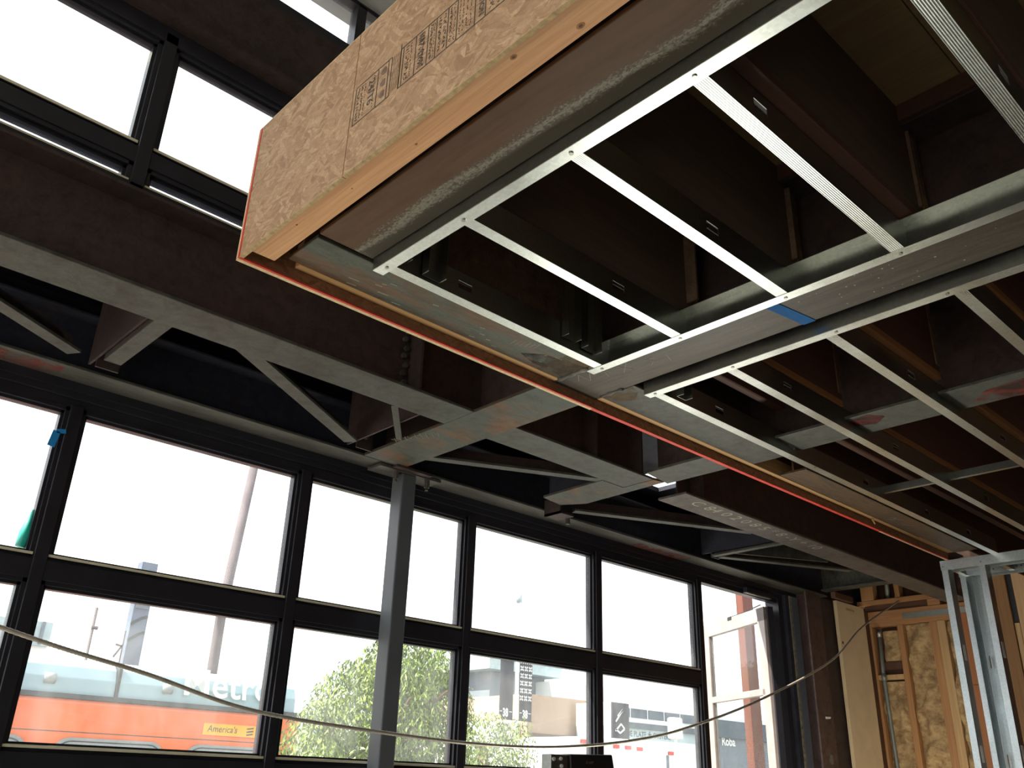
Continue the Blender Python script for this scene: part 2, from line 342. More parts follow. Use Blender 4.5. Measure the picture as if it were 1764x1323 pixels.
# ------------------------------------------------------------------ mesh building
class MB:
    def __init__(s): s.v = []; s.f = []
    def box(s, x0, x1, y0, y1, z0, z1):
        n = len(s.v)
        s.v += [(x0, y0, z0), (x1, y0, z0), (x1, y1, z0), (x0, y1, z0), (x0, y0, z1), (x1, y0, z1), (x1, y1, z1), (x0, y1, z1)]
        s.f += [tuple(n + i for i in q) for q in ((0, 3, 2, 1), (4, 5, 6, 7), (0, 1, 5, 4), (1, 2, 6, 5), (2, 3, 7, 6), (3, 0, 4, 7))]
        return s
    def prism(s, pts, d):
        """polygon pts extruded along vector d"""
        n = len(s.v); k = len(pts); d = Vector(d)
        s.v += [tuple(p) for p in pts] + [tuple(Vector(p) + d) for p in pts]
        s.f.append(tuple(n + i for i in reversed(range(k)))); s.f.append(tuple(n + k + i for i in range(k)))
        for i in range(k):
            j = (i + 1) % k
            s.f.append((n + i, n + j, n + k + j, n + k + i))
        return s
    def bar(s, p, q, w, h, up=(0, 0, 1)):
        p = Vector(p); q = Vector(q); t = (q - p).normalized(); u = Vector(up)
        a = t.cross(u).normalized() * (w / 2); b = a.cross(t).normalized() * (h / 2)
        return s.prism([p - a - b, p + a - b, p + a + b, p - a + b], q - p)
    def tube(s, pts, r, k=8, caps=True):
        pts = [Vector(p) for p in pts]; n0 = len(s.v)
        rr = r if isinstance(r, (list, tuple)) else [r] * len(pts)
        ref = Vector((0, 0, 1))
        for i, p in enumerate(pts):
            t = (pts[min(i + 1, len(pts) - 1)] - pts[max(i - 1, 0)]).normalized()
            if abs(t.dot(ref)) > 0.95: a = t.cross(Vector((0, 1, 0))).normalized()
            else: a = t.cross(ref).normalized()
            b = t.cross(a)
            for j in range(k):
                an = 2 * math.pi * j / k
                s.v.append(tuple(p + (a * math.cos(an) + b * math.sin(an)) * rr[i]))
        for i in range(len(pts) - 1):
            for j in range(k):
                s.f.append((n0 + i * k + j, n0 + i * k + (j + 1) % k, n0 + (i + 1) * k + (j + 1) % k, n0 + (i + 1) * k + j))
        if caps:
            s.f.append(tuple(n0 + j for j in reversed(range(k)))); e = n0 + (len(pts) - 1) * k
            s.f.append(tuple(e + j for j in range(k)))
        return s
    def strokes(s, lines, org, right, up, w=0.006, t=0.0008):
        """thin flat marks: polylines in the (right, up) plane, lying on the surface"""
        org = Vector(org); right = Vector(right); up = Vector(up); nrm = right.cross(up).normalized()
        for ln in lines:
            for (a, b), (c, d) in zip(ln, ln[1:]):
                p = org + right * a + up * b + nrm * t / 2; q = org + right * c + up * d + nrm * t / 2
                if (q - p).length > 1e-5: s.bar(p, q, w, t, nrm)
        return s
    def build(s, name, mat, parent=None, bevel=0.0, smooth=False, loc=None):
        me = bpy.data.meshes.new(name)
        if loc is None:
            if parent is not None: loc = parent['_w']
            elif s.v:
                xs, ys, zs = zip(*s.v); loc = ((min(xs) + max(xs)) / 2, (min(ys) + max(ys)) / 2, min(zs) + E)
            else: loc = (0, 0, 0)
        me.from_pydata([(x - loc[0], y - loc[1], z + E - loc[2]) for x, y, z in s.v], [], s.f)
        bm = bmesh.new(); bm.from_mesh(me)
        bmesh.ops.recalc_face_normals(bm, faces=bm.faces)
        if bevel: bmesh.ops.bevel(bm, geom=list(bm.edges), offset=bevel, segments=2, affect='EDGES', profile=0.5)
        if smooth:
            for f in bm.faces: f.smooth = True
        bm.to_mesh(me); bm.free()
        me.materials.append(M[mat])
        o = bpy.data.objects.new(name, me); COL.objects.link(o)
        o['_w'] = tuple(loc)
        if parent is not None:
            o.parent = parent; o.location = tuple(a - b for a, b in zip(loc, parent['_w']))
        else: o.location = loc
        return o
def tag(o, label=None, cat=None, group=None, kind=None):
    if label: o['label'] = label
    if cat: o['category'] = cat
    if group: o['group'] = group
    if kind: o['kind'] = kind
    return o
def thing(name, loc, label=None, cat=None, group=None, kind=None):
    o = bpy.data.objects.new(name, None); COL.objects.link(o)
    o.location = (loc[0], loc[1], loc[2] + E); o['_w'] = (loc[0], loc[1], loc[2] + E)
    o.empty_display_size = 0.1
    return tag(o, label, cat, group, kind)
def text(name, s, size, org, right, up, mat, parent, off=0.0012, bold=0.0, align='LEFT', squeeze=1.0):
    cu = bpy.data.curves.new(name, 'FONT'); cu.body = s; cu.size = size; cu.align_x = align; cu.offset = bold; cu.resolution_u = 3
    tmp = bpy.data.objects.new(name, cu); COL.objects.link(tmp)
    dg = bpy.context.evaluated_depsgraph_get(); dg.update()
    me = bpy.data.meshes.new_from_object(tmp.evaluated_get(dg))
    bpy.data.objects.remove(tmp); bpy.data.curves.remove(cu)
    r = Vector(right).normalized(); u = Vector(up).normalized(); n = r.cross(u).normalized()
    w = parent['_w'] if parent is not None else (0, 0, 0)
    for v in me.vertices:
        p = Vector(org) + r * v.co.x * squeeze + u * v.co.y + n * off
        v.co = (p.x - w[0], p.y - w[1], p.z + E - w[2])
    me.materials.clear(); me.materials.append(M[mat])
    o = bpy.data.objects.new(name, me); COL.objects.link(o); o['_w'] = w
    if parent is not None: o.parent = parent
    return o
ZT, ZB = 1.494, 1.537       # underside of the ceiling tracks, underside of the steel beams

# ------------------------------------------------------------------ the setting
tag(MB().box(-6, 8.4, -6, 4.1, -1.75, -1.6).build('floor', 'concrete'), 'bare concrete floor of the building', kind='structure')
tag(MB().box(-6, 8.4, -6, 3.1, 3.50, 3.7).build('ceiling', 'roof'), 'grey high roof soffit above the clerestory', kind='structure')
tag(MB().box(-6, 8.4, -6.2, -6, -1.6, 3.50).build('wall_back', 'plaster'), 'plastered rear wall', kind='structure')
wl = thing('wall_left', (-6.1, 0, -1.6), 'plastered left wall with wide openings', kind='structure')
MB().box(-6.2, -6, -6, -4.2, -1.6, 3.50).box(-6.2, -6, 2.2, 3.1, -1.6, 3.50).box(-6.2, -6, -4.2, 2.2, 2.9, 3.50).build('wall_panel', 'plaster', wl)

# ---- storefront glazing (window_1): mullions, rails, panes
YG = 3.9
win = thing('window_1', (2.2, YG, -0.75), 'black steel storefront glazing below the low roof', kind='structure')
mull = [-1.205, -0.08, 1.045, 2.19, 3.31, 4.425, 5.547]
def mullion(x, z0, z1, y, p, nm='mullion'):
    b = MB().box(x - 0.026, x + 0.026, y, y + 0.07, z0, z1)
    o = b.build(nm, 'frame', p, 0.003)
    return o
def stop(x0, x1, z0, z1, y, p):
    """glazing stops inside one light: two stepped beads round the glass"""
    b = MB()
    MB().box(x0 + 0.02, x1 - 0.02, y + 0.026, y + 0.03, z0 + 0.001, z0 + 0.014).build('sealant_line', 'sealant', p)
    MB().box(x0 + 0.004, x1 - 0.004, y + 0.009, y + 0.02, z0 + 0.002, z0 + 0.0125).build('sunlit_lower_bead', 'bead_lit', p)
    for w, ya, yb in ((0.016, y + 0.012, y + 0.07), (0.028, y + 0.03, y + 0.07)):
        b.box(x0, x0 + w, ya, yb, z0, z1).box(x1 - w, x1, ya, yb, z0, z1)
        b.box(x0, x1, ya, yb, z0, z0 + w * 0.8).box(x0, x1, ya, yb, z1 - w, z1)
    return b.build('glazing_bead', 'frame', p)
rails = [(0.694, 0.786), (-0.02, 0.073), (-0.76, -0.67)]
rows = [(0.786, 1.43), (0.073, 0.694), (-0.67, -0.02)]
for x in mull: mullion(x, -0.76, 1.44, YG, win)
for a, b in rails:
    MB().box(-2.4, 5.52, YG + 0.004, YG + 0.068, a, b - 0.012).box(-2.4, 5.52, YG + 0.02, YG + 0.068, b - 0.012, b).build('glazing_rail', 'frame', win, 0.002)
hd = MB().box(-2.4, 6.75, YG, YG + 0.075, 1.468, 1.536).box(-2.4, 6.75, YG + 0.014, YG + 0.075, 1.43, 1.468)
hd.build('head_rail', 'frame', win, 0.002)
xs = [-2.33] + mull
for i in range(len(xs) - 1):
    for a, b in rows:
        stop(xs[i] + 0.026, xs[i + 1] - 0.026, a, b, YG, win)
        MB().box(xs[i] + 0.04, xs[i + 1] - 0.04, YG + 0.044, YG + 0.05, a + 0.012, b - 0.012).build('pane', 'glass' if a > 0.5 else 'glass_dirty', win)
MB().box(-2.4, 6.7, YG - 0.02, YG + 0.11, -1.6, -0.76).build('sill_wall', 'plaster', win)

# ---- clerestory over the front beam (window_2) and the upper row (window_3)
YC = 2.97
cl = thing('window_2', (1.0, YC, 1.90), 'black framed clerestory window row above the front beam', kind='structure')
cm = [-1.48, -0.355, 0.797, 1.92, 3.05, 4.2, 5.35, 6.5]
for x in cm: mullion(x, 1.92, 2.70, YC - 0.035, cl)
MB().box(-2.6, 7.6, YC - 0.035, YC + 0.035, 1.915, 1.975).build('sill_rail', 'frame', cl, 0.003)
MB().box(-2.6, 7.6, YC - 0.03, YC + 0.035, 2.063, 2.135).box(-2.6, 7.6, YC - 0.01, YC + 0.035, 2.135, 2.147).build('glazing_rail', 'frame', cl, 0.003)
MB().box(-2.6, 7.6, YC - 0.035, YC + 0.035, 2.655, 2.729).build('head_rail', 'frame', cl, 0.003)
for i in range(len(cm) - 1):
    for a, b in ((1.975, 2.063), (2.147, 2.655)):
        stop(cm[i] + 0.026, cm[i + 1] - 0.026, a, b, YC - 0.035, cl)
        MB().box(cm[i] + 0.03, cm[i + 1] - 0.03, YC + 0.01, YC + 0.016, a, b).build('pane', 'glass', cl)
tag(MB().box(-2.6, 8.4, 3.02, 3.225, 2.755, 2.758).build('trim_3', 'fabric'), 'pale translucent shade strip outside over the clerestory', kind='structure')
up = thing('window_3', (1.0, YC, 3.1), 'upper black framed window strip under the grey roof', kind='structure')
for x in (0.47, 1.62, 2.75, 3.9, 5.0, 6.2): mullion(x, 3.17, 3.49, YC - 0.035, up)
MB().box(-2.6, 7.6, YC - 0.035, YC + 0.035, 3.15, 3.205).build('sill_rail', 'frame', up, 0.003)
MB().box(-2.6, 7.6, YC - 0.035, YC + 0.035, 3.475, 3.505).build('head_rail', 'frame', up, 0.003)
um = [-0.7, 0.47, 1.62, 2.75, 3.9, 5.0, 6.2]
for a, b in zip(um, um[1:]):
    MB().box(a + 0.026, b - 0.026, YC + 0.01, YC + 0.016, 3.2, 3.48).build('pane', 'glass', up)

# ------------------------------------------------------------------ structural steel
def ibeam(name, axis, c0, c1, lo, hi, zb, zt, label, mf, mw, tf=0.014, tw=0.01, mtop=None, group=None, ends=None, rtf=None):
    """wide-flange beam: flange from c0 to c1 across, lo..hi along the axis"""
    cm_ = (c0 + c1) / 2
    loc = ((lo + hi) / 2, cm_, zb) if axis == 'X' else (cm_, (lo + hi) / 2, zb)
    t = thing(name, loc, label, 'beam', group)
    def bx(a0, a1, l0, l1, z0, z1):
        return MB().box(l0, l1, a0, a1, z0, z1) if axis == 'X' else MB().box(a0, a1, l0, l1, z0, z1)
    l0, h0 = ends or (lo, hi)
    bx(c0, c1, l0, h0, zb, zb + tf).build('bottom_flange', mf, t, 0.003)
    bx(cm_ - tw / 2, cm_ + tw / 2, lo, hi, zb + tf, zt - tf).build('web', mw, t)
    bx(c0, c1, lo, hi, zt - tf, zt).build('top_flange', mtop or mw, t, 0.003)
    return t
def stiff(t, axis, c0, c1, at, zb, zt, mat, th=0.012):
    b = MB().box(at - th / 2, at + th / 2, c0, c1, zb, zt) if axis == 'X' else MB().box(c0, c1, at - th / 2, at + th / 2, zb, zt)
    return b.build('stiffener', mat, t)

front = ibeam('steel_beam', 'X', 2.865, 3.075, -2.6, 3.70, ZB, 1.915, 'long dark steel beam with grey underside below the clerestory windows', 'scale', 'primer')
stiff(front, 'X', 2.87, 2.962, 2.10, ZB + .014, 1.90, 'primer'); stiff(front, 'X', 2.978, 3.07, 2.10, ZB + .014, 1.90, 'primer')
for k in range(7): MB().tube([(2.07 - 0.012 * (k % 2), 2.96, 1.60 + k * 0.042), (2.07 - 0.012 * (k % 2), 2.945, 1.60 + k * 0.042)], 0.013, 6).build('bolt', 'bolt', front)
stiff(front, 'X', 2.87, 2.962, 3.25, ZB + .014, 1.90, 'primer'); stiff(front, 'X', 2.87, 2.962, 3.62, ZB + .014, 1.90, 'primer')

x2 = ibeam('steel_beam', 'X', 2.882, 3.082, 4.07, 7.98, ZB, 1.915, 'dark steel beam with chalk numbers on its pinkish grey underside', 'chalky', 'primer', ends=(4.02, 7.98))
def chalk_line(parent):
    text('chalk_number', 'C 84 0 2 0 8 5 * 8 -Y + 10', 0.105, (4.18, 2.985, ZB), (1, 0.0, 0), (0, -1, 0), 'chalk', parent, squeeze=1.28)
chalk_line(x2)
stiff(x2, 'X', 2.885, 2.977, 4.2, ZB + .014, 1.9, 'primer')

hdr = ibeam('steel_beam', 'X', 3.735, 3.895, -2.6, 7.15, ZB, 1.80, 'weathered steel header beam directly over the storefront glazing', 'header', 'primer_navy')
MB().box(0.62, 0.92, 3.76, 3.87, ZB - 0.0008, ZB).build('red_crayon_mark', 'spray_red', hdr)
MB().box(4.72, 5.30, 3.78, 3.885, ZB - 0.0008, ZB).build('red_crayon_mark', 'spray_red', hdr)
# lintel angle between header and window head
tag(MB().box(-2.4, 6.9, 3.885, 3.91, 1.500, 1.537).build('trim_1', 'frame'), 'thin dark closure strip under the header', kind='structure')

main = ibeam('steel_beam', 'Y', 2.405, 2.665, -0.6, 3.725, ZB, 1.97, 'wide central steel beam running back from the storefront header, blue tape across it', 'warm_scale', 'primer', mtop='primer')
# greyer rusty length of its flange between fascia and header
MB().box(2.4055, 2.6645, 2.36, 3.724, ZB - 0.0015, ZB + 0.002).build('weathered_flange_end', 'scale_rust', main)
MB().tube([(2.41, 2.335 - 0.165 * k / 10 + 0.004 * math.sin(k * 2.1), ZB - 0.001) for k in range(11)], [0.008 + 0.003 * math.sin(k * 1.7) for k in range(11)], 8).build('weld_bead', 'weld', main, smooth=True)
MB().tube([(2.66, 2.20 + 0.12 * k / 10 + 0.003 * math.sin(k * 2.7), ZB - 0.001) for k in range(11)], [0.007 + 0.003 * math.sin(k * 1.3) for k in range(11)], 8).build('weld_bead', 'weld', main, smooth=True)
for yy in (1.68, 1.27, 0.845, 0.44):
    for xx in (2.44, 2.63): MB().box(xx - 0.005, xx + 0.005, yy - 0.03, yy + 0.045, 1.66, 1.95).build('joist_plate', 'rust_web', main)
mk = []
random.seed(11)
for k in range(9):
    a = 0.03 * k; mk.append([(a, 0.02 + 0.03 * random.random()), (a + 0.02, 0.07 + 0.03 * random.random())]); mk.append([(a, 0.08), (a + 0.035 * random.random(), 0.02)])
MB().strokes(mk, (2.43, 3.45, ZB - 0.002), (0.35, -0.94, 0), (-0.94, -0.35, 0), 0.0022).build('chalk_scribble', 'chalk_soft', main)
MB().strokes([[(0, 0.02), (0.03, 0.075), (0.045, 0.0), (0.08, 0.07)], [(0.13, 0.0), (0.145, 0.08)], [(0.12, 0.045), (0.165, 0.05)], [(0.20, 0.0), (0.25, 0.075)], [(0.20, 0.07), (0.245, 0.005)],
              [(0.36, 0.07), (0.33, 0.06), (0.35, 0.035), (0.325, 0.005)], [(0.41, 0.0), (0.42, 0.07)]], (2.50, 2.29, ZB), (0.20, -0.98, 0), (-0.98, -0.20, 0), 0.0032).build('chalk_mark', 'chalk_soft', main)
b = MB(); rnd = random.Random(9)
for k in range(60):
    r = rnd.uniform(0.0012, 0.0032); xx = rnd.uniform(2.43, 2.64); yy = rnd.gauss(1.15, 0.25)
    if 0.3 < yy < 2.2: b.box(xx - r, xx + r, yy - r, yy + r, ZB - 0.0006, ZB + 0.001)
tag(b.build('plaster_speck', 'chalk', main), kind='stuff')

tape = MB().prism([(2.405, 1.405, ZB - 0.0025), (2.405, 1.357, ZB - 0.0025), (2.665, 1.315, ZB - 0.0025), (2.665, 1.363, ZB - 0.0025)], (0, 0, 0.0015)).build('tape_strip', 'tape')
tag(tape, 'blue masking tape strip stuck across the central steel beam', 'tape')

bc = ibeam('steel_beam', 'Y', 1.128, 1.328, -0.6, 2.128, ZB, 1.97, 'rust brown steel beam beside the strand board fascia and timber', 'brown_flange', 'primer')
x1 = ibeam('steel_beam', 'X', 2.148, 2.328, 1.135, 2.40, ZB, 1.97, 'grey green steel beam behind front fascia, left of the central beam', 'green_scale', 'rust_web', ends=(1.135, 2.404))
mk = [[(0.02 * k, 0.01 * random.random()), (0.02 * k + 0.012, 0.05)] for k in range(6)] + [[(0.0, 0.02), (0.1, 0.035)]]
MB().strokes(mk, (2.05, 2.25, ZB), (0.9, -0.4, 0), (-0.4, -0.9, 0), 0.003).build('chalk_scribble', 'chalk_soft', x1)
b = MB()
for k in range(16):
    a = random.random(); c = random.random() * 0.12
    b.strokes([[(a, c), (a + 0.012 + 0.03 * random.random(), c + 0.004)]], (1.25, 2.32, ZB), (1, 0, 0), (0, -1, 0), 0.003)
b.build('bright_scratch', 'chalk', x1)
MB().prism([(2.13, 2.27, ZB - 0.0009), (2.2, 2.215, ZB - 0.0009), (2.3, 2.19, ZB - 0.0009), (2.4, 2.175, ZB - 0.0009), (2.4, 2.31, ZB - 0.0009), (2.31, 2.295, ZB - 0.0009), (2.22, 2.30, ZB - 0.0009)], (0, 0, 0.0009)).build('scorch_mark', 'scorch', x1)
MB().box(2.27, 2.40, 2.155, 2.325, ZB - 0.0006, ZB).build('heat_tint_mark', 'heat_tint', x1)
x1b = ibeam('steel_beam', 'X', 2.148, 2.328, 2.67, 3.84, ZB, 1.97, 'short grey steel beam behind front fascia, right of the central beam', 'scale', 'primer', ends=(2.668, 3.84))
MB().prism([(2.67, 2.16, ZB - 0.0007), (2.73, 2.175, ZB - 0.0007), (2.79, 2.24, ZB - 0.0007), (2.76, 2.30, ZB - 0.0007), (2.67, 2.325, ZB - 0.0007)], (0, 0, 0.0007)).build('heat_tint_mark', 'heat_tint', x1b)
x3 = ibeam('steel_beam', 'X', 2.17, 2.325, 4.09, 7.88, ZB, 1.97, 'tan grey steel beam behind the fascia, nearest the metal stud wall', 'tan_scale', 'old_wood', ends=(4.09, 6.29))
MB().strokes([[(0, 0.02), (0.03, 0.05), (0.06, 0.0)], [(0.02, 0.0), (0.10, 0.06)], [(0.2, 0.01), (0.27, 0.05)]], (5.2, 2.28, ZB), (1, 0, 0), (0, -1, 0), 0.004).build('chalk_scribble', 'chalk_soft', x3)

# second cross beam: shaped flange with a pointed end near the header
cr = thing('steel_beam', (3.67, 3.0, ZB), 'grey steel cross beam with pointed flange end, right of the central beam', 'beam')
MB().prism([(3.545, 3.55, ZB), (3.53, 3.08, ZB), (3.705, 3.08, ZB), (3.705, 2.866, ZB), (3.78, 2.85, ZB), (3.80, 3.44, ZB), (3.72, 3.58, ZB)], (0, 0, 0.014)).build('bottom_flange', 'scale_rust', cr, 0.002)
MB().box(3.645, 3.655, 2.90, 3.60, ZB + 0.014, 1.80).build('web', 'primer_navy', cr)
MB().box(3.56, 3.575, 3.12, 3.50, ZB + 0.014, 1.75).build('stiffener', 'primer_navy', cr)
st = thing('steel_beam', (3.68, 1.4, ZB), 'grey cross beam under the joists with red paint marks, ending by the fascia', 'beam')
MB().prism([(3.60, 2.83, ZB + 0.004), (3.60, -0.6, ZB + 0.004), (3.84, -0.6, ZB + 0.004), (3.82, 2.86, ZB + 0.004)], (0, 0, 0.014)).build('bottom_flange', 'scale', st, 0.002)
MB().box(3.705, 3.715, -0.6, 2.83, ZB + 0.018, 1.97).build('web', 'primer', st)
MB().box(3.60, 3.84, -0.6, 2.80, 1.956, 1.97).build('top_flange', 'primer', st)
MB().prism([(3.66, 0.95, ZB + 0.0032), (3.72, 0.80, ZB + 0.0032), (3.82, 0.84, ZB + 0.0032), (3.835, 1.08, ZB + 0.0032), (3.77, 1.21, ZB + 0.0032), (3.69, 1.13, ZB + 0.0032)], (0, 0, 0.0008)).build('red_paint_mark', 'spray_red', st)
MB().prism([(3.61, 1.60, ZB + 0.0032), (3.68, 1.55, ZB + 0.0032), (3.74, 1.62, ZB + 0.0032), (3.70, 1.71, ZB + 0.0032), (3.63, 1.69, ZB + 0.0032)], (0, 0, 0.0008)).build('red_paint_mark', 'spray_red', st)

# low canopy deck between front beam and header, a hole cut near the right
dk = thing('trim_2', (2.5, 3.4, 1.84), 'dark low canopy deck between the two window rows', kind='structure')
MB().box(-2.6, 4.50, 2.98, 4.1, 1.92, 1.95).box(4.86, 8.4, 2.98, 4.1, 1.92, 1.95).box(4.50, 4.86, 2.98, 3.44, 1.92, 1.95).box(4.50, 4.86, 3.72, 4.1, 1.92, 1.95).build('deck_sheet', 'primer_navy', dk)
MB().box(-2.6, 8.4, 3.90, 4.1, 1.53, 1.95).build('facade_panel', 'primer_navy', dk)
# upper beam between the clerestory and the top windows
tag(MB().box(-2.6, 7.6, 2.93, 3.01, 2.729, 3.15).box(-2.6, 7.6, 2.86, 3.08, 2.735, 2.75).build('steel_beam', 'primer'), 'dark upper steel beam between the clerestory and top window strip', 'beam')

# horizontal diagonal braces and struts between front beam and header
def brace(pts, w, label, mat='scale', z=ZB + 0.003, leg=True):
    t = thing('diagonal_brace', (*pts[0], z), label, 'brace', None)
    (ax, ay), (bx_, by) = pts
    MB().bar((ax, ay, z + 0.006), (bx_, by, z + 0.006), w, 0.012).build('flat_leg', mat, t)
    d = Vector((bx_ - ax, by - ay, 0)).normalized(); n = Vector((-d.y, d.x, 0)) * (w / 2 - 0.004)
    if leg: MB().bar(Vector((ax, ay, z + 0.045)) + n, Vector((bx_, by, z + 0.045)) + n, 0.008, 0.07).build('upright_leg', 'primer', t)
    return t
brace([(0.10, 3.10), (0.90, 3.60)], 0.065, 'leftmost diagonal steel brace, cut by the left edge of the photo')
brace([(1.045, 3.07), (1.045, 3.575)], 0.07, 'short straight steel strut beside dark plates, near the left edge', 'scale')
brace([(1.36, 3.05), (2.25, 3.62)], 0.07, 'diagonal steel brace rising left of the central beam end')
brace([(2.12, 3.08), (2.40, 3.42)], 0.03, 'thin steel brace meeting the left side of the central beam', 'header', leg=False)
brace([(2.66, 3.53), (3.56, 3.08)], 0.055, 'diagonal steel brace between central beam and pointed cross beam')
brace([(3.88, 3.62), (5.0, 3.08)], 0.055, 'long diagonal steel brace right of the pointed flange end')
brace([(5.37, 3.64), (5.36, 3.06)], 0.05, 'short straight steel strut meeting the chalk numbered beam')
brace([(5.42, 3.62), (6.40, 3.13)], 0.055, 'rightmost diagonal steel brace, ending above the brown corner column')

# cross plates and connection angles hung between header and front beam
def joist_stub(x, label, w=0.2, zt=1.90, mat='primer'):
    t = thing('short_joist', (x, 3.4, ZB), label, 'joist')
    MB().box(x - 0.005, x + 0.005, 3.08, 3.73, ZB + 0.03, zt).build('web', mat, t)
    MB().box(x - w / 2, x + w / 2, 3.08, 3.73, zt - 0.012, zt).build('top_flange', mat, t)
    MB().box(x + 0.005, x + 0.10, 3.65, 3.66, ZB - 0.0, zt - 0.02).build('end_plate', mat, t)
    MB().box(x - 0.10, x - 0.005, 3.12, 3.13, ZB + 0.03, zt - 0.02).build('end_plate', mat, t)
    for k in range(3): MB().tube([(x + 0.05, 3.65, 1.60 + 0.08 * k), (x + 0.05, 3.632, 1.60 + 0.08 * k)], 0.012, 6).build('bolt', 'bolt', t)
    return t
joist_stub(1.0, 'dark short joist with bolted end plates near the left edge')
joist_stub(2.30, 'dark short joist just left of the central beam end')
joist_stub(5.36, 'dark short joist right of the chalk beam start', mat='primer_navy')
g = thing('short_joist', (7.15, 3.3, 1.6), 'grey galvanised short joist above the brown corner column', 'joist')
MB().box(7.10, 7.11, 3.05, 3.74, 1.585, 1.86).build('web', 'header', g)
MB().box(7.06, 7.15, 3.05, 3.74, 1.575, 1.587).build('bottom_flange', 'header', g)
g = thing('short_joist', (5.0, 3.3, 1.6), 'grey galvanised short joist above the long right brace', 'joist')
MB().prism([(5.42, 3.53, 1.56), (5.42, 3.53, 1.80), (6.10, 3.15, 1.80), (6.10, 3.15, 1.56)], (0.012, 0.01, 0)).build('web', 'header', g)
# bracket at the pointed flange
g = thing('steel_bracket', (3.85, 3.62, 1.50), 'small rusty bolted bracket under the pointed flange end', 'bracket')
MB().box(3.74, 3.86, 3.60, 3.735, 1.50, 1.512).box(3.74, 3.752, 3.60, 3.735, 1.50, 1.60).build('angle_plate', 'primer', g)
MB().tube([(3.88, 3.67, 1.47), (3.88, 3.67, 1.53)], 0.014, 6).build('bolt', 'bolt', g)

# ------------------------------------------------------------------ storefront column
col = thing('steel_column', (2.73, 3.79, -1.6), 'square black painted steel column standing in front of the glazing', 'column')
MB().box(2.672, 2.764, 3.742, 3.842, -1.59, 1.515).build('shaft', 'column', col, 0.008)
MB().box(2.52, 2.93, 3.738, 3.86, 1.515, 1.532).build('cap_plate', 'header', col, 0.002)
MB().box(2.60, 2.84, 3.70, 3.742, 1.522, 1.535).build('cap_lip', 'primer', col)
for xx in (2.635, 2.845):
    o = MB().tube([(xx, 3.755, 1.472), (xx, 3.755, 1.515)], 0.016, 6).tube([(xx, 3.755, 1.455), (xx, 3.755, 1.472)], 0.009, 8).build('bolt', 'bolt', col)
MB().box(2.60, 2.84, 3.72, 3.86, -1.6, -1.585).build('base_plate', 'primer', col)

# ------------------------------------------------------------------ fascia boards and timber
def board(bx_, mat, label, name='strand_board', **k):
    t = thing(name, ((bx_[0] + bx_[1]) / 2, (bx_[2] + bx_[3]) / 2, bx_[4]), label, 'board')
    MB().box(*bx_).build('sheet', mat, t)
    return t
s1 = board((0.990, 1.002, 1.786, 2.366, 1.497, 2.010), 'osb_side', 'unprinted strand board fascia panel at the left corner')
s2 = board((0.990, 1.002, -0.6, 1.783, 1.497, 2.010), 'osb_side', 'strand board fascia panel printed with black grade stamps')
for t, a, c in ((s1, 1.786, 2.366), (s2, -0.6, 1.783)):
    MB().box(0.9895, 1.0025, a, c, 2.010, 2.0125).build('top_cut_edge', 'osb_edge', t)
    MB().box(0.9895, 1.0025, a, c, 1.4945, 1.497).build('bottom_cut_edge', 'osb_edge_low', t)
f1 = board((0.990, 2.66, 2.366, 2.384, ZT, 2.010), 'osb_dark', 'front strand board fascia panel with pale lower edge and red line')
MB().box(0.990, 2.66, 2.373, 2.389, ZT - 0.0015, ZT + 0.002).build('bottom_cut_edge', 'osb_edge', f1)
MB().box(0.992, 2.66, 2.363, 2.373, ZT - 0.0015, ZT + 0.004).build('red_edge', 'red_paint', f1)
MB().box(0.9885, 0.990, 2.376, 2.385, ZT, 2.010).build('end_cut_edge', 'osb_edge', f1)
MB().box(0.9885, 0.990, 2.366, 2.376, ZT, 2.010).build('red_edge', 'red_paint', f1)
f2 = board((2.662, 6.28, 2.366, 2.384, ZT, 2.010), 'osb_dark', 'front strand board fascia panel with fully red lower edge')
MB().box(2.662, 5.3, 2.365, 2.385, ZT - 0.0015, ZT + 0.003).build('red_edge', 'red_paint', f2)
MB().box(5.3, 6.28, 2.365, 2.374, ZT - 0.0015, ZT + 0.003).build('red_edge', 'red_paint', f2)
MB().box(5.3, 6.28, 2.374, 2.385, ZT - 0.0015, ZT + 0.003).build('bottom_cut_edge', 'osb_edge', f2)

tm = thing('timber_nailer', (1.05, 0.9, 1.515), 'pale fir timber along the bottom of the strand board fascia', 'timber')
MB().box(1.003, 1.094, -0.6, 2.335, 1.512, 1.60).build('lower_timber', 'lumber', tm, 0.004)
MB().box(1.003, 1.094, -0.6, 2.335, 1.602, 1.97).build('upper_plank', 'lumber', tm)
b = MB()
for (yy, xx, r) in ((1.15, 1.03, 0.011), (0.98, 1.07, 0.013), (1.55, 1.06, 0.006), (2.1, 1.035, 0.005), (1.83, 1.05, 0.004), (0.55, 1.03, 0.012)):
    MB().prism([(xx + r * 0.55 * math.cos(a), yy + r * 0.9 * math.sin(a), 1.5113) for a in [q * math.pi / 8 for q in range(16)]], (0, 0, 0.001)).build('knot', 'knot', tm)
    MB().prism([(xx + r * 0.25 * math.cos(a), yy + r * 0.45 * math.sin(a), 1.5110) for a in [q * math.pi / 6 for q in range(12)]], (0, 0, 0.001)).build('knot', 'old_wood', tm)
w1 = tag(MB().box(1.18, 2.41, 2.330, 2.362, ZB, ZB + 0.09).build('wood_strip', 'lumber_x', None, 0.002), 'brown wood strip inside the front fascia, left of the central beam', 'strip')
w2 = tag(MB().box(2.675, 5.75, 2.329, 2.359, ZB, ZB + 0.09).build('wood_strip', 'lumber_x', None, 0.002), 'long pale wood strip inside the front fascia, right of the central beam', 'strip')
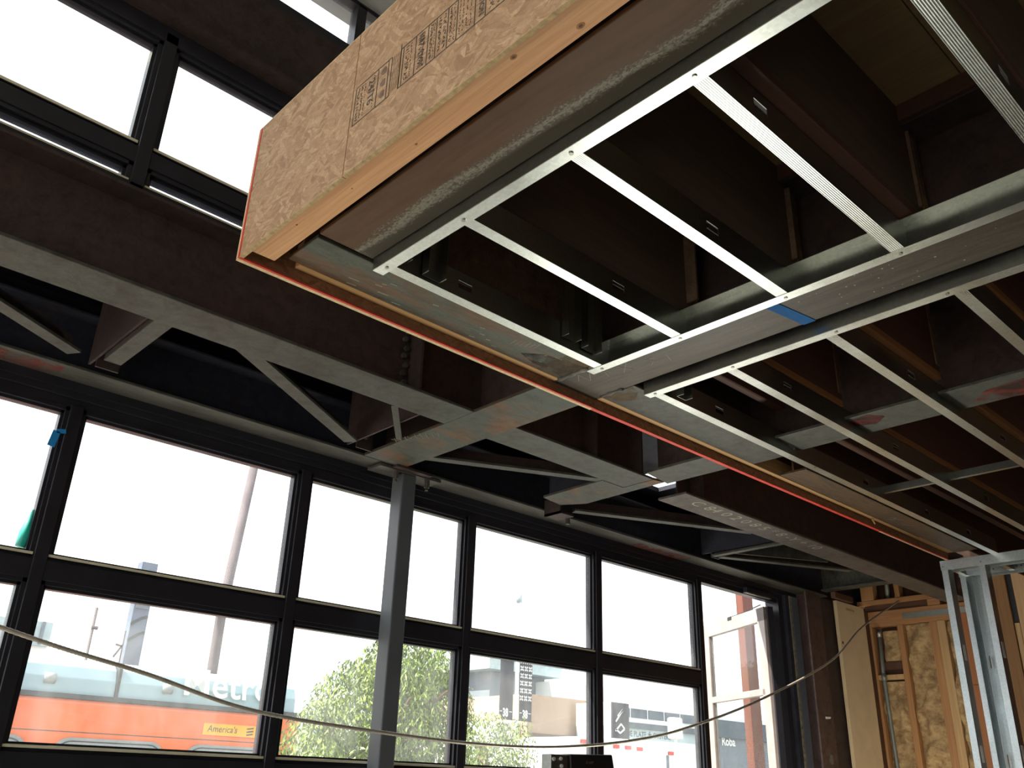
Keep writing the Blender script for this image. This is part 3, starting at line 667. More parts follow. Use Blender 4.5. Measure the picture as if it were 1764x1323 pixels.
w3 = tag(MB().box(5.76, 6.27, 2.320, 2.362, ZB, ZB + 0.09).build('wood_strip', 'lumber_x', None, 0.002), 'short pale wood strip end piece beside the metal stud wall', 'strip')
spl = tag(MB().bar((5.16, 2.335, ZB - 0.035), (5.145, 2.352, ZB + 0.01), 0.012, 0.004).build('wood_splinter', 'lumber_x'), 'small pale wood splinter hanging from the long wood strip', 'splinter')

# grade stamps printed on the side board (flat ink)
def stamp(parent):
    X = 0.9899
    R = (0, -1, 0); U = (0, 0, 1)
    def box_lines(ya, yb, za, zb): return [[(ya, za), (yb, za)], [(ya, zb), (yb, zb)]]
    frame = []
    sep = [1.768, 1.660, 1.612, 1.597, 1.557, 1.545, 1.490, 1.438, 1.404, 1.357, 1.320, 1.251, 1.212, 1.138, 1.07, 1.0, 0.93]
    P = lambda y, z: (1.80 - y, z - 1.60)
    for y in sep: frame.append([P(y, 1.657), P(y, 1.790)])
    frame += [[P(1.768, 1.657), P(1.597, 1.657)], [P(1.768, 1.793), P(1.597, 1.793)], [P(1.557, 1.657), P(0.9, 1.652)], [P(1.557, 1.793), P(0.9, 1.788)], [P(1.557, 1.66), P(1.557, 1.81)]]
    MB().strokes(frame, (X, 1.80, 1.60), R, U, 0.0035, 0.0006).build('grade_stamp_frame', 'ink', parent)
    dn = (0, 0, -1); rt = (0, -1, 0)
    # columns of print read from top to bottom
    text('grade_stamp_print', '24/16', 0.040, (X, 1.703, 1.778), dn, rt, 'ink', parent, 0.0005, 0.0008, squeeze=1.0)
    text('grade_stamp_print', 'CAUTION', 0.026, (X, 1.235, 1.780), dn, rt, 'ink', parent, 0.0005, 0.001, squeeze=0.95)
    rnd = random.Random(5); small = []; soft = []
    def col_of_marks(y, dens, wd, target):
        z = 1.783
        while z > 1.668:
            L = rnd.uniform(0.004, 0.011)
            for q in range(dens):
                o = rnd.uniform(0, wd)
                target.append([P(y - o, z), P(y - rnd.uniform(0, wd), z - L * rnd.random())])
            z -= L * rnd.uniform(0.75, 1.3)
    for y, d, wd in ((1.760, 2, 0.012), (1.742, 2, 0.010), (1.725, 1, 0.006), (1.682, 1, 0.010), (1.535, 2, 0.02), (1.513, 1, 0.006), (1.480, 3, 0.03), (1.462, 1, 0.01),
                     (1.43, 2, 0.012), (1.415, 1, 0.006), (1.395, 2, 0.012), (1.375, 2, 0.012), (1.35, 2, 0.012), (1.335, 1, 0.008), (1.312, 1, 0.006), (1.30, 1, 0.006), (1.285, 1, 0.006), (1.27, 1, 0.006),
                     (1.20, 2, 0.02), (1.17, 2, 0.015), (1.125, 2, 0.02), (1.10, 1, 0.01), (1.06, 2, 0.02), (0.99, 2, 0.02)):
        col_of_marks(y, d, wd, small)
    MB().strokes(small, (X, 1.80, 1.60), R, U, 0.0024, 0.0006).build('grade_stamp_small_print', 'ink', parent)['kind'] = 'stuff'
    b = MB()
    for zc in (1.768, 1.727, 1.686):
        b.prism([(X - 0.0006, 1.632 + 0.012 * math.cos(a) * (1 + 0.25 * math.cos(3 * a)), zc + 0.013 * math.sin(a)) for a in [k * math.pi / 7 for k in range(14)]], (0.0006, 0, 0))
    for y in (1.588, 1.580, 1.572, 1.565): b.box(X - 0.0006, X, y - 0.001, y + 0.001, 1.665, 1.79)
    b.build('grade_stamp_faint_print', 'ink_soft', parent)
    MB().box(X - 0.0005, X, 1.7840, 1.7856, 1.497, 2.01).build('red_seam_line', 'knot', parent)
stamp(s2.children[0])

# ------------------------------------------------------------------ cold-formed ceiling framing
def track(x_web, side, y0, y1, label, zt=1.592):
    """C-shaped track along Y: web at x_web, flanges pointing to side (+1 / -1)"""
    t = thing('ceiling_track', (x_web, (y0 + y1) / 2, ZT), label, 'track')
    a, c = sorted((x_web, x_web + side * 0.041))
    MB().box(a, c, y0, y1, ZT, ZT + 0.0015).build('bottom_flange', 'galv_y', t)
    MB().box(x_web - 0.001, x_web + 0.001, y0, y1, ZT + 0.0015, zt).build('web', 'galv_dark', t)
    MB().box(a, c, y0, y1, zt, zt + 0.0015).build('top_flange', 'galv_y', t)
    return t
t1 = track(1.331, 1, -0.6, 2.125, 'bright galvanised track on the rust brown beam')
t2 = track(2.403, -1, -0.6, 2.135, 'bright galvanised track on the left edge of the central beam')
t3 = track(2.697, 1, -0.6, 2.118, 'bright galvanised track on the right edge of the central beam')
for t, x in ((t1, 1.352), (t2, 2.385), (t3, 2.716)):
    for y in (2.076, 1.70, 1.272, 0.885, 0.425):
        MB().tube([(x, y, ZT - 0.003), (x, y, ZT)], 0.0065, 10).build('screw', 'screw', t, smooth=False)
        
def ceil_stud(x0, x1, y, label, group, holes=(), mat='galv', zt=1.594, web='galv_dark'):
    t = thing('ceiling_stud', ((x0 + x1) / 2, y + 0.02, ZT), label, 'stud', group)
    MB().box(x0, x1, y, y + 0.041, ZT + 0.002, ZT + 0.0035).build('bottom_flange', mat, t)
    w = MB(); a = x0; zl, zh = ZT + 0.0035, zt
    for h in sorted(holes):
        w.box(a, h - 0.03, y, y + 0.0015, zl, zh)
        w.box(h - 0.03, h + 0.03, y, y + 0.0015, zl, zl + 0.034).box(h - 0.03, h + 0.03, y, y + 0.0015, zl + 0.062, zh)
        a = h + 0.03
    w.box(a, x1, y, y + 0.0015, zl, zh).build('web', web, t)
    MB().box(x0, x1, y, y + 0.041, zt, zt + 0.0015).build('top_flange', 'primer', t)  # dark colour stands in for shade inside the galvanised stud
    MB().box(x0, x1, y + 0.0395, y + 0.041, ZT + 0.0035, ZT + 0.014).box(x0, x1, y + 0.0395, y + 0.041, zt - 0.012, zt).build('return_lip', 'primer', t)  # lips darkened too, so the web holes read as shaded
    return t
G1 = None
for y, hs, lb in ((2.055, (1.66,), 'galvanised ceiling stud along the grey green edge beam, square hole in its web'),
                  (1.680, (2.02,), 'brightest galvanised ceiling stud, second from the front fascia, left bay'),
                  (1.252, (1.95,), 'galvanised ceiling stud third from the front fascia, left bay'),
                  (0.864, (1.60,), 'wide looking galvanised ceiling stud fourth from the front fascia, left bay'),
                  (0.404, (1.9,), 'galvanised ceiling stud at the upper right corner of the photo')):
    ceil_stud(1.334, 2.400, y, lb, None, hs, 'galv', web=('rust_web' if False else 'galv_dark'))
for y, hs, lb in ((2.055, (3.15, 3.75, 4.5, 5.25, 5.85), 'galvanised ceiling stud along the front edge, right bay'),
                  (1.700, (3.12, 4.1, 5.2), 'galvanised ceiling stud second from the front fascia, right bay'),
                  (1.283, (3.35, 4.3, 5.3), 'galvanised ceiling stud third from the front fascia, right bay'),
                  (0.832, (3.3, 4.3, 5.3), 'galvanised ceiling stud nearest the right photo edge, right bay'),
                  (0.42, (3.3, 4.3), 'galvanised ceiling stud beyond the right photo edge')):
    ceil_stud(2.70, 6.30, y, lb, None, hs, 'galv')
# hangers: short upright pieces between edge beam and edge stud
def hanger(x0, x1, y, z0, z1, label):
    t = thing('track_hanger', ((x0 + x1) / 2, y, z0), label, 'hanger')
    MB().box(x0, x1, y, y + 0.0015, z0, z1).build('web', 'galv_dark', t)
    MB().box(x0, x0 + 0.0015, y - 0.035, y, z0, z1).box(x1 - 0.0015, x1, y - 0.035, y, z0, z1).build('flange', 'galv_dark', t)
    return t
hanger(1.355, 1.405, 2.048, 1.52, 1.95, 'dull metal hanger at the left end of the left bay')
hanger(1.47, 1.545, 2.048, 1.508, 1.95, 'larger dull metal hanger beside the left end of the left bay')
hanger(2.13, 2.20, 2.048, 1.53, 1.95, 'dull metal hanger near the right end of the left bay')
hanger(2.235, 2.315, 2.048, 1.52, 1.95, 'dull metal hanger against the central beam, left bay')
hanger(2.735, 2.775, 2.04, 1.515, 1.9, 'small dull hanger at the left end of the right bay')
hanger(2.79, 2.85, 2.02, 1.49, 1.9, 'larger dull hanger at the left end of the right bay')
br = thing('bridging_channel', (4.71, 1.3, 1.53), 'dull galvanised bridging channel crossing the right bay studs', 'channel')
MB().box(4.69, 4.715, 0.3, 2.055, 1.528, 1.5295).build('flange', 'galv_dark', br)
MB().box(4.69, 4.6915, 0.3, 2.055, 1.5295, 1.565).build('web', 'galv_dark', br)
for yy in (1.66, 1.25, 0.80): MB().tube([(4.70, yy, 1.524), (4.70, yy, 1.528)], 0.005, 8).build('screw', 'screw', br)

# wood joists and plywood deck over the framing
JY = [(1.70, 'second'), (1.262, 'third'), (0.828, 'fourth'), (0.40, 'fifth')]
for y, nm in JY:
    for x0, x1, bay, mt in ((1.25, 2.50, 'left bay', 'dark_joist'), (2.57, 3.595, 'middle bay', 'joist'), (3.85, 7.895, 'far bay', 'joist')):
        t = thing('floor_joist', ((x0 + x1) / 2, y, 1.6), 'red brown wood floor joist over the %s ceiling stud, %s' % (nm, bay), 'joist')
        MB().box(x0, x1, y - 0.002, y + 0.038, 1.632, 2.033).build('joist_body', mt, t)  # darker wood on the sides, shade between joists put into the colour
        MB().box(x0, x1, y - 0.004, y + 0.04, 1.600, 1.632).build('bottom_flange', ('joist' if y < 0.9 else 'dark_joist') if mt == 'dark_joist' else 'joist_edge', t, 0.003)  # lit underside of the joist as a lighter strip, not a separate flange
        MB().box(x0 + 0.0, x0 + 0.02, y - 0.008, y + 0.044, 1.68, 1.99).build('hanger_strap', 'rust_web', t)
        MB().box(x1 - 0.03, x1, y - 0.008, y + 0.044, 1.66, 1.98).build('hanger_strap', 'rust_web', t)
t = thing('floor_joist', (4.7, 2.10, 1.6), 'long dark wood joist behind the front edge stud, right bay', 'joist')
MB().box(2.70, 7.895, 2.04, 2.085, 1.72, 2.033).build('joist_body', 'joist', t)
for xa, xb, lb in ((2.40, 2.67, 'red brown wood ledger on top of the central beam'), (3.60, 3.84, 'red brown wood ledger on top of the red marked cross beam')):
    tag(MB().box(xa, xb, -0.6, 2.32, 1.971, 2.033).build('wood_ledger', 'joist'), lb, 'ledger')
tag(MB().box(7.90, 7.965, -0.6, 2.36, 1.56, 2.033).build('steel_channel_or_added_panel', 'primer_navy'), 'added dark panel across the far joist ends at the end wall', 'channel')  # dark panel added to hide the lit end wall behind the joists
pk = thing('plywood_deck', (3.6, 1.0, 2.035), 'warm plywood floor deck seen between the joists', 'deck')
for x0, x1 in ((1.25, 2.468), (2.472, 3.69), (3.694, 4.91), (4.914, 6.6), (6.604, 7.97)):
    for y0, y1 in ((-0.6, 0.62), (0.624, 1.84), (1.844, 2.33)):
        MB().box(x0, x1, y0, y1, 2.035, 2.053).build('plywood_sheet', 'plywood', pk)

# ------------------------------------------------------------------ right end wall: open wood framing, wool, sheathing
wr = thing('wall_right', (8.07, 1.0, -1.6), 'open wood framed end wall with brown wool between its studs', kind='structure')
MB().box(8.15, 8.25, -6, 4.1, -1.6, 3.50).build('back_sheathing', 'old_wood', wr)
MB().box(8.0, 8.14, -0.6, 3.84, 1.40, 1.535).build('header_plank', 'plate_y', wr, 0.004)
MB().box(8.02, 8.14, 3.26, 3.84, 1.537, 1.592).build('plate', 'old_wood', wr, 0.003)
MB().box(8.0, 8.14, 3.15, 3.258, 1.537, 1.592).build('plate', 'plate_y', wr, 0.003)
MB().box(8.0, 8.14, 3.15, 3.9, 1.594, 1.638).build('plate', 'plate_y', wr, 0.003)
for ya, yb in ((3.73, 3.85), (3.49, 3.535), (3.10, 3.14)):
    MB().box(8.0, 8.09, ya, yb, 1.64, 1.98).build('cripple_stud', 'stud_z', wr, 0.003)
MB().tube([(8.05, 3.62, 1.64), (8.05, 3.61, 1.98)], 0.02, 10).build('vent_pipe', 'conduit', wr, smooth=True)
MB().box(8.0, 8.14, 3.785, 3.84, -1.6, 1.40).build('stud', 'stud_z', wr, 0.003)
MB().box(8.0, 8.09, 3.505, 3.555, -1.6, 1.40).build('stud', 'stud_z', wr, 0.003)
MB().box(8.0, 8.09, 3.205, 3.27, -1.6, 1.40).build('stud', 'stud_z', wr, 0.003)
MB().box(7.995, 8.09, 3.135, 3.203, -1.6, 1.40).build('stud', 'pale_z', wr, 0.003)
MB().box(8.0, 8.09, 3.555, 3.785, 0.945, 0.985).build('fire_block', 'pale_z', wr, 0.003)
MB().box(8.06, 8.14, 3.555, 3.785, 0.99, 1.10).build('dark_gap_panel', 'old_wood', wr)
MB().box(7.985, 8.0, 2.60, 3.045, -1.6, 1.44).build('sheathing_panel', 'orange_ply', wr)
MB().box(7.982, 7.986, 2.60, 3.045, 0.86, 0.864).build('sheathing_joint', 'old_wood', wr)
for k, (ya, yb, z0, z1, amp) in enumerate(((3.56, 3.78, -1.55, 0.93, 0.045), (3.56, 3.715, 1.10, 1.36, 0.03), (3.275, 3.50, -1.55, 1.395, 0.055), (3.05, 3.13, -1.55, 1.395, 0.055))):
    rnd = random.Random(20 + k)
    ny = 12; nz = int((z1 - z0) / 0.022)
    gx = [[0.0] * (nz + 1) for _ in range(ny + 1)]
    blobs = [(rnd.uniform(ya, yb), rnd.uniform(z0, z1), rnd.uniform(0.03, 0.09), rnd.uniform(-0.6, 1.0), rnd.uniform(-1, 1)) for _ in range(int(90 * (z1 - z0)))]
    vs = []; fs = []
    for i in range(ny + 1):
        for j in range(nz + 1):
            y = ya + (yb - ya) * i / ny; z = z0 + (z1 - z0) * j / nz; h = 0
            for (by, bz, r, a, sk) in blobs:
                d2 = ((y - by) ** 2 + ((z - bz) + sk * (y - by)) ** 2 * 0.7) / (r * r)
                if d2 < 4: h += a * math.exp(-d2 * 1.6)
            edge = min(i, ny - i) / ny
            x = 8.055 - amp * 0.55 * h - 0.02 * min(1, edge * 5) + rnd.uniform(-0.004, 0.004)
            vs.append((max(7.975, min(8.10, x)), y + rnd.uniform(-.004, .004) * (0 < i < ny), z))
    for i in range(ny):
        for j in range(nz):
            a = i * (nz + 1) + j
            fs.append((a, a + nz + 1, a + nz + 2, a + 1))
    b = MB(); b.v = vs; b.f = fs
    b.build('wool_batt', 'wool', wr, smooth=True)
sp = tag(MB().box(7.9965, 7.9995, 2.55, 3.49, 1.445, 1.495).build('strap_plate', 'strap'), 'galvanised nail plate strap across the wood header of the end wall', 'strap')
cd = thing('conduit_pipe', (7.96, 3.7, -1.6), 'grey electrical conduit pipe standing in front of the wool', 'pipe')
MB().tube([(7.955, 3.705, -1.6), (7.955, 3.70, 0.2), (7.955, 3.712, 1.0), (7.955, 3.702, 1.35)], 0.016, 12).build('pipe', 'conduit', cd, smooth=True)
MB().tube([(7.955, 3.711, 0.93), (7.955, 3.712, 0.99)], 0.021, 12).build('coupling', 'conduit', cd, smooth=True)
MB().tube([(7.955, 3.703, 1.30), (7.955, 3.702, 1.365)], 0.021, 12).build('connector', 'strap', cd, smooth=True)
tag(MB().box(7.40, 7.49, 2.402, 2.508, -1.6, 1.62).build('wood_post', 'brown_z', None, 0.004), 'brown wood post behind the galvanised studs', 'post')
pp = thing('wood_post', (7.44, 2.32, -1.6), 'pale doubled wood post at the right photo edge', 'post')
MB().box(7.40, 7.49, 2.22, 2.356, -1.6, 1.62).build('stud', 'pale_z', pp, 0.003)
MB().box(7.41, 7.49, 2.362, 2.398, -1.6, 1.225).build('trimmer', 'pale_z', pp, 0.003)
MB().box(7.42, 7.44, 2.358, 2.40, 1.23, 1.60).build('dark_gap_strip', 'black', pp)  # plain black strip filling the gap beside the pale post

# metal stud wall (double row) at the right
def wall_stud(x, y, label, dirx=1, mat='galv_x', z1=1.44):
    t = thing('wall_stud', (x + 0.04, y, -1.6), label, 'stud')
    MB().box(x, x + 0.0015, y, y + 0.041, -1.58, z1).build('flange', mat, t)
    MB().box(x + 0.0015, x + 0.0885, y, y + 0.0015, -1.58, z1).build('web', 'galv_dark', t)
    MB().box(x + 0.0885, x + 0.09, y, y + 0.041, -1.58, z1).build('flange', mat, t)
    MB().box(x + 0.0015, x + 0.012, y + 0.0395, y + 0.041, -1.58, z1).build('return_lip', mat, t)
    for z in (0.22, 0.84, -0.4): MB().box(x + 0.03, x + 0.068, y - 0.0008, y, z, z + 0.10).build('knockout_patch', 'white', t)  # white patches stand in for light showing through the holes
    return t
wall_stud(6.30, 2.392, 'galvanised wall stud at the end of the red edged fascia, front row')
wall_stud(6.30, 2.150, 'galvanised wall stud in front of the brown post, front row')
t = thing('wall_stud', (6.64, 2.35, -1.6), 'galvanised wall stud of the rear row, open side turned to camera', 'stud')
MB().box(6.60, 6.6015, 2.395, 2.43, -1.58, 1.44).build('flange', 'galv_x', t)
MB().box(6.60, 6.69, 2.43, 2.4315, -1.58, 1.44).build('web', 'galv_x', t)
MB().box(6.6885, 6.69, 2.31, 2.43, -1.58, 1.44).build('flange', 'galv_x', t)
MB().box(6.602, 6.69, 2.352, 2.3535, -1.58, 1.44).build('return_lip', 'galv_x', t)
MB().box(6.65, 6.66, 2.350, 2.352, 0.2, 0.28).build('knockout_patch', 'brown_z', t); MB().box(6.65, 6.66, 2.350, 2.352, 0.82, 0.90).build('knockout_patch', 'brown_z', t)
tr = thing('wall_track', (6.345, 1.0, 1.43), 'galvanised top track of the front stud row', 'track')
MB().box(6.298, 6.392, -0.6, 2.436, 1.4945, 1.496).build('track_web', 'galv_y', tr)
MB().box(6.297, 6.2985, -0.6, 2.436, 1.43, 1.4945).build('leg', 'galv_x', tr); MB().box(6.3915, 6.393, -0.6, 2.436, 1.43, 1.4945).build('leg', 'galv_x', tr)
for y in (2.42, 2.17): MB().tube([(6.294, y, 1.455), (6.297, y, 1.455)], 0.006, 8).build('screw', 'screw', tr)
tr = thing('wall_track', (6.645, 1.0, 1.43), 'galvanised top track of the rear stud row with screw holes', 'track')
MB().box(6.598, 6.692, -0.6, 2.436, 1.4945, 1.496).build('track_web', 'galv_y', tr)
MB().box(6.597, 6.5985, -0.6, 2.436, 1.435, 1.4945).build('leg', 'galv_x', tr); MB().box(6.6915, 6.693, -0.6, 2.436, 1.435, 1.4945).build('leg', 'galv_x', tr)
for y in (2.20, 2.12, 2.05, 2.02): MB().tube([(6.594, y, 1.462), (6.597, y, 1.462)], 0.005, 8).build('screw', 'bolt', tr)
for y, lb in ((2.40, 'short galvanised tie between the stud rows at the corner'), (2.10, 'thin galvanised tie between the two top tracks')):
    t = thing('track_tie', (6.5, y, 1.45), lb, 'tie')
    MB().box(6.393, 6.597, y, y + 0.0015, 1.44, 1.49).build('web', 'galv_x', t)
    MB().box(6.393, 6.597, y - 0.03, y, 1.44, 1.4415).build('flange', 'galv_y', t)

# ------------------------------------------------------------------ corner: jambs, brown column, cream board
jb = thing('door_jamb', (6.72, 3.9, -1.6), 'dark steel jamb with weathered edge beside the open sash', 'jamb')
MB().box(6.63, 6.69, 3.90, 4.02, -1.6, 1.47).build('outer_frame', 'frame', jb)
MB().box(6.695, 6.745, 3.87, 3.98, -1.6, 1.50).build('inner_frame', 'primer_navy', jb)
MB().box(6.748, 6.772, 3.862, 3.90, -1.6, 1.50).build('weathered_edge', 'jamb_edge', jb)
MB().box(6.775, 6.875, 3.862, 3.95, -1.6, 1.50).build('blue_strip', 'jamb_blue', jb)
MB().box(6.878, 6.99, 3.90, 3.99, -1.6, 1.52).build('dark_strip', 'frame', jb)
cc = thing('steel_column', (6.93, 3.75, -1.6), 'brown primed corner column with white scuffs', 'column')
MB().box(6.80, 7.035, 3.74, 3.756, -1.6, ZB).build('front_flange', 'col_brown', cc, 0.003)
MB().box(6.905, 6.917, 3.756, 3.90, -1.6, ZB).build('web', 'col_brown', cc)
MB().box(6.80, 7.035, 3.90, 3.915, -1.6, ZB).build('rear_flange', 'col_brown', cc)
MB().tube([(6.91, 3.738, 0.56), (6.97, 3.735, 0.565)], 0.009, 8).build('screw', 'white', cc)
MB().tube([(6.93, 3.7385, 0.255), (6.93, 3.7395, 0.255)], 0.035, 20).build('chalk_ring', 'jamb_edge', cc)
tag(MB().box(7.05, 7.60, 3.80, 3.84, -1.6, 1.54).build('steel_channel_or_added_panel', 'primer'), 'dark recessed steel channel between brown column and cream board', 'channel')
cb = thing('gypsum_board', (7.55, 3.76, -1.6), 'narrow cream gypsum board beside the dark channel', 'board')
MB().box(7.315, 7.80, 3.745, 3.775, -1.6, 1.535).build('sheet', 'cream', cb)
MB().box(7.47, 7.62, 3.7435, 3.746, 1.475, 1.495).build('torn_edge', 'pale_z', cb)
MB().tube([(7.345, 3.742, 1.185), (7.345, 3.745, 1.185)], 0.012, 8).build('nail_hole', 'old_wood', cb)
MB().box(7.80, 7.99, 3.80, 3.84, -1.6, 1.54).build('dark_return', 'old_wood', cb)
tag(MB().box(7.03, 7.33, 3.60, 3.64, 1.50, 1.545).build('wood_block', 'old_wood'), 'short pale wood block wedged over the brown corner column', 'block')

# ------------------------------------------------------------------ open sash, hinged at the right jamb and swung out
hx, hy = 6.505, 3.945
dv = Vector((0.47, 0.882, 0)).normalized(); nv = Vector((-dv.y, dv.x, 0)); up_ = Vector((0, 0, 1))
sa = thing('window_sash', (hx, hy, -0.6), 'open sunlit window sash swung outward at the right', 'sash')
H = Vector((hx, hy, 0))
def sbar(a, za, b_, zb_, w, nm='sash_rail', mat='frame_lit'):
    """bar in the sash plane from (a along, za) to (b_, zb_)"""
    return MB().bar(H + dv * a + up_ * za, H + dv * b_ + up_ * zb_, 0.045 if za == zb_ else w, w if za == zb_ else 0.045, up_ if za == zb_ else nv).build(nm, mat, sa, 0.003)
LW = 1.05
sbar(0.055, -0.62, 0.055, 1.385, 0.11, 'hinge_stile'); sbar(LW - 0.02, -0.62, LW - 0.02, 1.385, 0.11, 'outer_stile')
sbar(0.0, 1.33, LW + 0.035, 1.33, 0.11); sbar(0.07, 0.735, LW - 0.035, 0.735, 0.05); sbar(0.07, 0.02, LW - 0.035, 0.02, 0.05); sbar(0.0, -0.60, LW + 0.035, -0.60, 0.075)
MB().bar(H + dv * -0.005 + nv * -0.03 + up_ * -0.62, H + dv * -0.005 + nv * -0.03 + up_ * 1.385, 0.03, 0.05, nv).build('hinge_edge', 'frame', sa)
for za, zb_ in ((0.76, 1.315), (0.045, 0.71), (-0.56, -0.005)):
    p = H + dv * 0.11 + up_ * za; q = H + dv * (LW - 0.075) + up_ * za
    MB().prism([p, q, q + up_ * (zb_ - za), p + up_ * (zb_ - za)], nv * 0.005).build('pane', 'glass_dirty', sa)
b = MB().bar(H + dv * 0.42 + up_ * 1.40 - nv * 0.02, H + dv * 0.16 + up_ * 1.43 - nv * 0.05, 0.012, 0.006)
b.build('stay_arm', 'black', sa)
MB().bar(H + dv * 0.55 + up_ * 1.392, H + dv * 0.42 + up_ * 1.40 - nv * 0.02, 0.014, 0.006).build('stay_arm', 'black', sa)
MB().bar(H + dv * 0.53 + up_ * 1.375, H + dv * 0.60 + up_ * 1.375, 0.05, 0.03).build('stay_bracket', 'black', sa)
cl_ = thing('sash_closer', (6.35, 3.9, 1.42), 'black sash closer box under the window head at the open sash', 'hardware')
MB().box(6.12, 6.48, 3.86, 3.90, 1.43, 1.475).build('closer_box', 'frame', cl_, 0.004)
MB().box(6.14, 6.44, 3.855, 3.862, 1.425, 1.434).build('closer_lip', 'jamb_edge', cl_)

# ------------------------------------------------------------------ cable, tapes, work lamp
def ray_pts(pts):
    return [Vector(p) for p in pts]
cp = [(-0.25, 3.28, 0.67), (0.79, 3.2, 0.406), (1.275, 3.2, 0.313), (1.71, 3.2, 0.222), (2.352, 3.2, 0.178), (2.86, 3.2, 0.162), (3.317, 3.2, 0.174), (3.83, 3.2, 0.225), (4.338, 3.2, 0.318), (5.21, 3.25, 0.541), (6.34, 3.35, 0.897), (7.10, 3.44, 1.25), (7.97, 3.49, 1.60)]
def smooth_path(p, n):
    out = []
    P_ = [Vector(a) for a in p]
    for i in range(len(P_) - 1):
        a = P_[max(i - 1, 0)]; b_ = P_[i]; c = P_[i + 1]; d = P_[min(i + 2, len(P_) - 1)]
        for k in range(n):
            t = k / n
            out.append(0.5 * ((2 * b_) + (c - a) * t + (2 * a - 5 * b_ + 4 * c - d) * t * t + (3 * b_ - a - 3 * c + d) * t ** 3))
    out.append(P_[-1]); return out
pth = smooth_path(cp, 70)
rad = [0.0068 + (0.0012 if i % 2 else 0.0) for i in range(len(pth))]
tag(MB().tube(pth, rad, 8).build('metal_clad_cable', 'cable', None, smooth=True), 'thin metal clad cable drooping across the whole storefront', 'cable')
t = MB().bar((0.975, 3.893, 1.235), (0.985, 3.893, 1.305), 0.03, 0.001, (0, 1, 0)).bar((0.985, 3.893, 1.305), (1.02, 3.893, 1.312), 0.018, 0.001, (0, 1, 0)).build('tape_strip', 'tape_lit')
tag(t, 'small curled blue tape strip on the left window mullion', 'tape')
tag(MB().tube([(0.995, 3.96, 0.975), (0.985, 3.965, 0.88), (0.978, 3.965, 0.82)], [0.01, 0.026, 0.022], 10).build('teal_tag', 'teal', None, smooth=True), 'teal plastic tag outside the left window pane', 'tag')

wk = thing('work_light', (3.25, 3.0, -1.6), 'black work lamp head at the bottom edge, grey bracket and yellow grip', 'lamp')
MB().prism([(3.155, 2.96, 0.136), (3.44, 2.96, 0.145), (3.475, 2.95, -0.06), (3.16, 2.95, -0.06)], (0, 0.10, 0)).build('lamp_head', 'black', wk, 0.006)
MB().box(3.04, 3.15, 2.97, 3.03, 0.065, 0.132).build('bracket', 'galv_dark', wk, 0.004)
for (a, c) in ((3.055, 0.112), (3.10, 0.115), (3.105, 0.085)): MB().tube([(a, 2.964, c), (a, 2.97, c)], 0.008, 10).build('bracket_hole', 'white', wk)
MB().box(3.05, 3.09, 2.97, 3.03, 0.02, 0.062).build('grip', 'yellow', wk, 0.006)
MB().tube([(3.25, 3.01, -1.58), (3.25, 3.01, -0.06)], 0.018, 10).build('stand_pole', 'black', wk, smooth=True)
for k in range(3):
    a = k * 2.094 + 0.4
    MB().tube([(3.25, 3.01, -1.1), (3.25 + 0.45 * math.cos(a), 3.01 + 0.45 * math.sin(a), -1.588)], 0.012, 8).build('leg', 'black', wk, smooth=True)
rnd = random.Random(4)
MB().strokes([[(0.0, 0.004), (0.006, 0.011), (0.012, 0.004), (0.006, 0.0), (0.0, 0.004)], [(0.018, 0.001), (0.045, 0.0025)], [(0.018, 0.007), (0.05, 0.0085)]], (3.255, 2.9585, 0.100), (1, 0, 0), (0, 0, 1), 0.0025).build('logo_mark', 'jamb_edge', wk)

# ------------------------------------------------------------------ the street
ZS = -2.1
tag(MB().box(-60, 90, 4.1, 9.2, ZS - 0.3, ZS + 0.12).build('pavement', 'paving'), 'pale pavement along the storefront', kind='structure')
tag(MB().box(-60, 90, 9.2, 90, ZS - 0.3, ZS).build('road', 'asphalt'), 'grey street surface', kind='structure')
tag(MB().box(-60, 90, -60, 4.1, ZS - 0.3, -1.76).build('ground', 'paving'), 'ground around the building', kind='structure')

# bus
bus = thing('bus', (0.6, 12.2, ZS), 'orange city bus with pale blue roof fairing seen through the left panes', 'bus')
BY = 11.0
MB().box(-5.6, 6.55, BY, BY + 2.5, -1.75, 0.745).build('body', 'bus_orange', bus, 0.06)
def fair(x0, x1):
    prof = [(BY + 0.02, 0.775), (BY + 0.03, 0.95), (BY + 0.08, 1.08), (BY + 0.20, 1.17), (BY + 0.45, 1.20), (BY + 2.4, 1.20), (BY + 2.45, 0.775)]
    return MB().prism([(x0, y, z) for y, z in prof], (x1 - x0, 0, 0))
fair(-5.4, 4.085).build('roof_fairing', 'bus_grey', bus, 0.01); fair(4.12, 6.45).build('roof_fairing', 'bus_grey', bus, 0.01)
MB().box(-5.5, 6.5, BY - 0.012, BY + 2.4, 0.735, 0.785).build('roof_trim', 'bus_dark', bus)
MB().box(4.085, 4.12, BY + 0.0, BY + 2.4, 0.775, 1.16).build('fairing_seam', 'bus_dark', bus)
MB().box(-5.5, 6.5, BY - 0.004, BY, 0.388, 0.396).build('panel_seam', 'bus_dark', bus)
for x in (3.35, 4.70): MB().tube([(x - 0.06, BY + 0.04, 0.93), (x + 0.06, BY + 0.04, 0.93)], 0.06, 12).build('roof_vent', 'bus_rim', bus, smooth=True)
def rrect(x0, x1, z0, z1, r, n=6):
    o = []
    for cx, cz, a0 in ((x1 - r, z1 - r, 0), (x0 + r, z1 - r, 90), (x0 + r, z0 + r, 180), (x1 - r, z0 + r, 270)):
        for k in range(n + 1):
            a = math.radians(a0 + 90 * k / n); o.append((cx + r * math.cos(a), cz + r * math.sin(a)))
    return o
x = 5.02
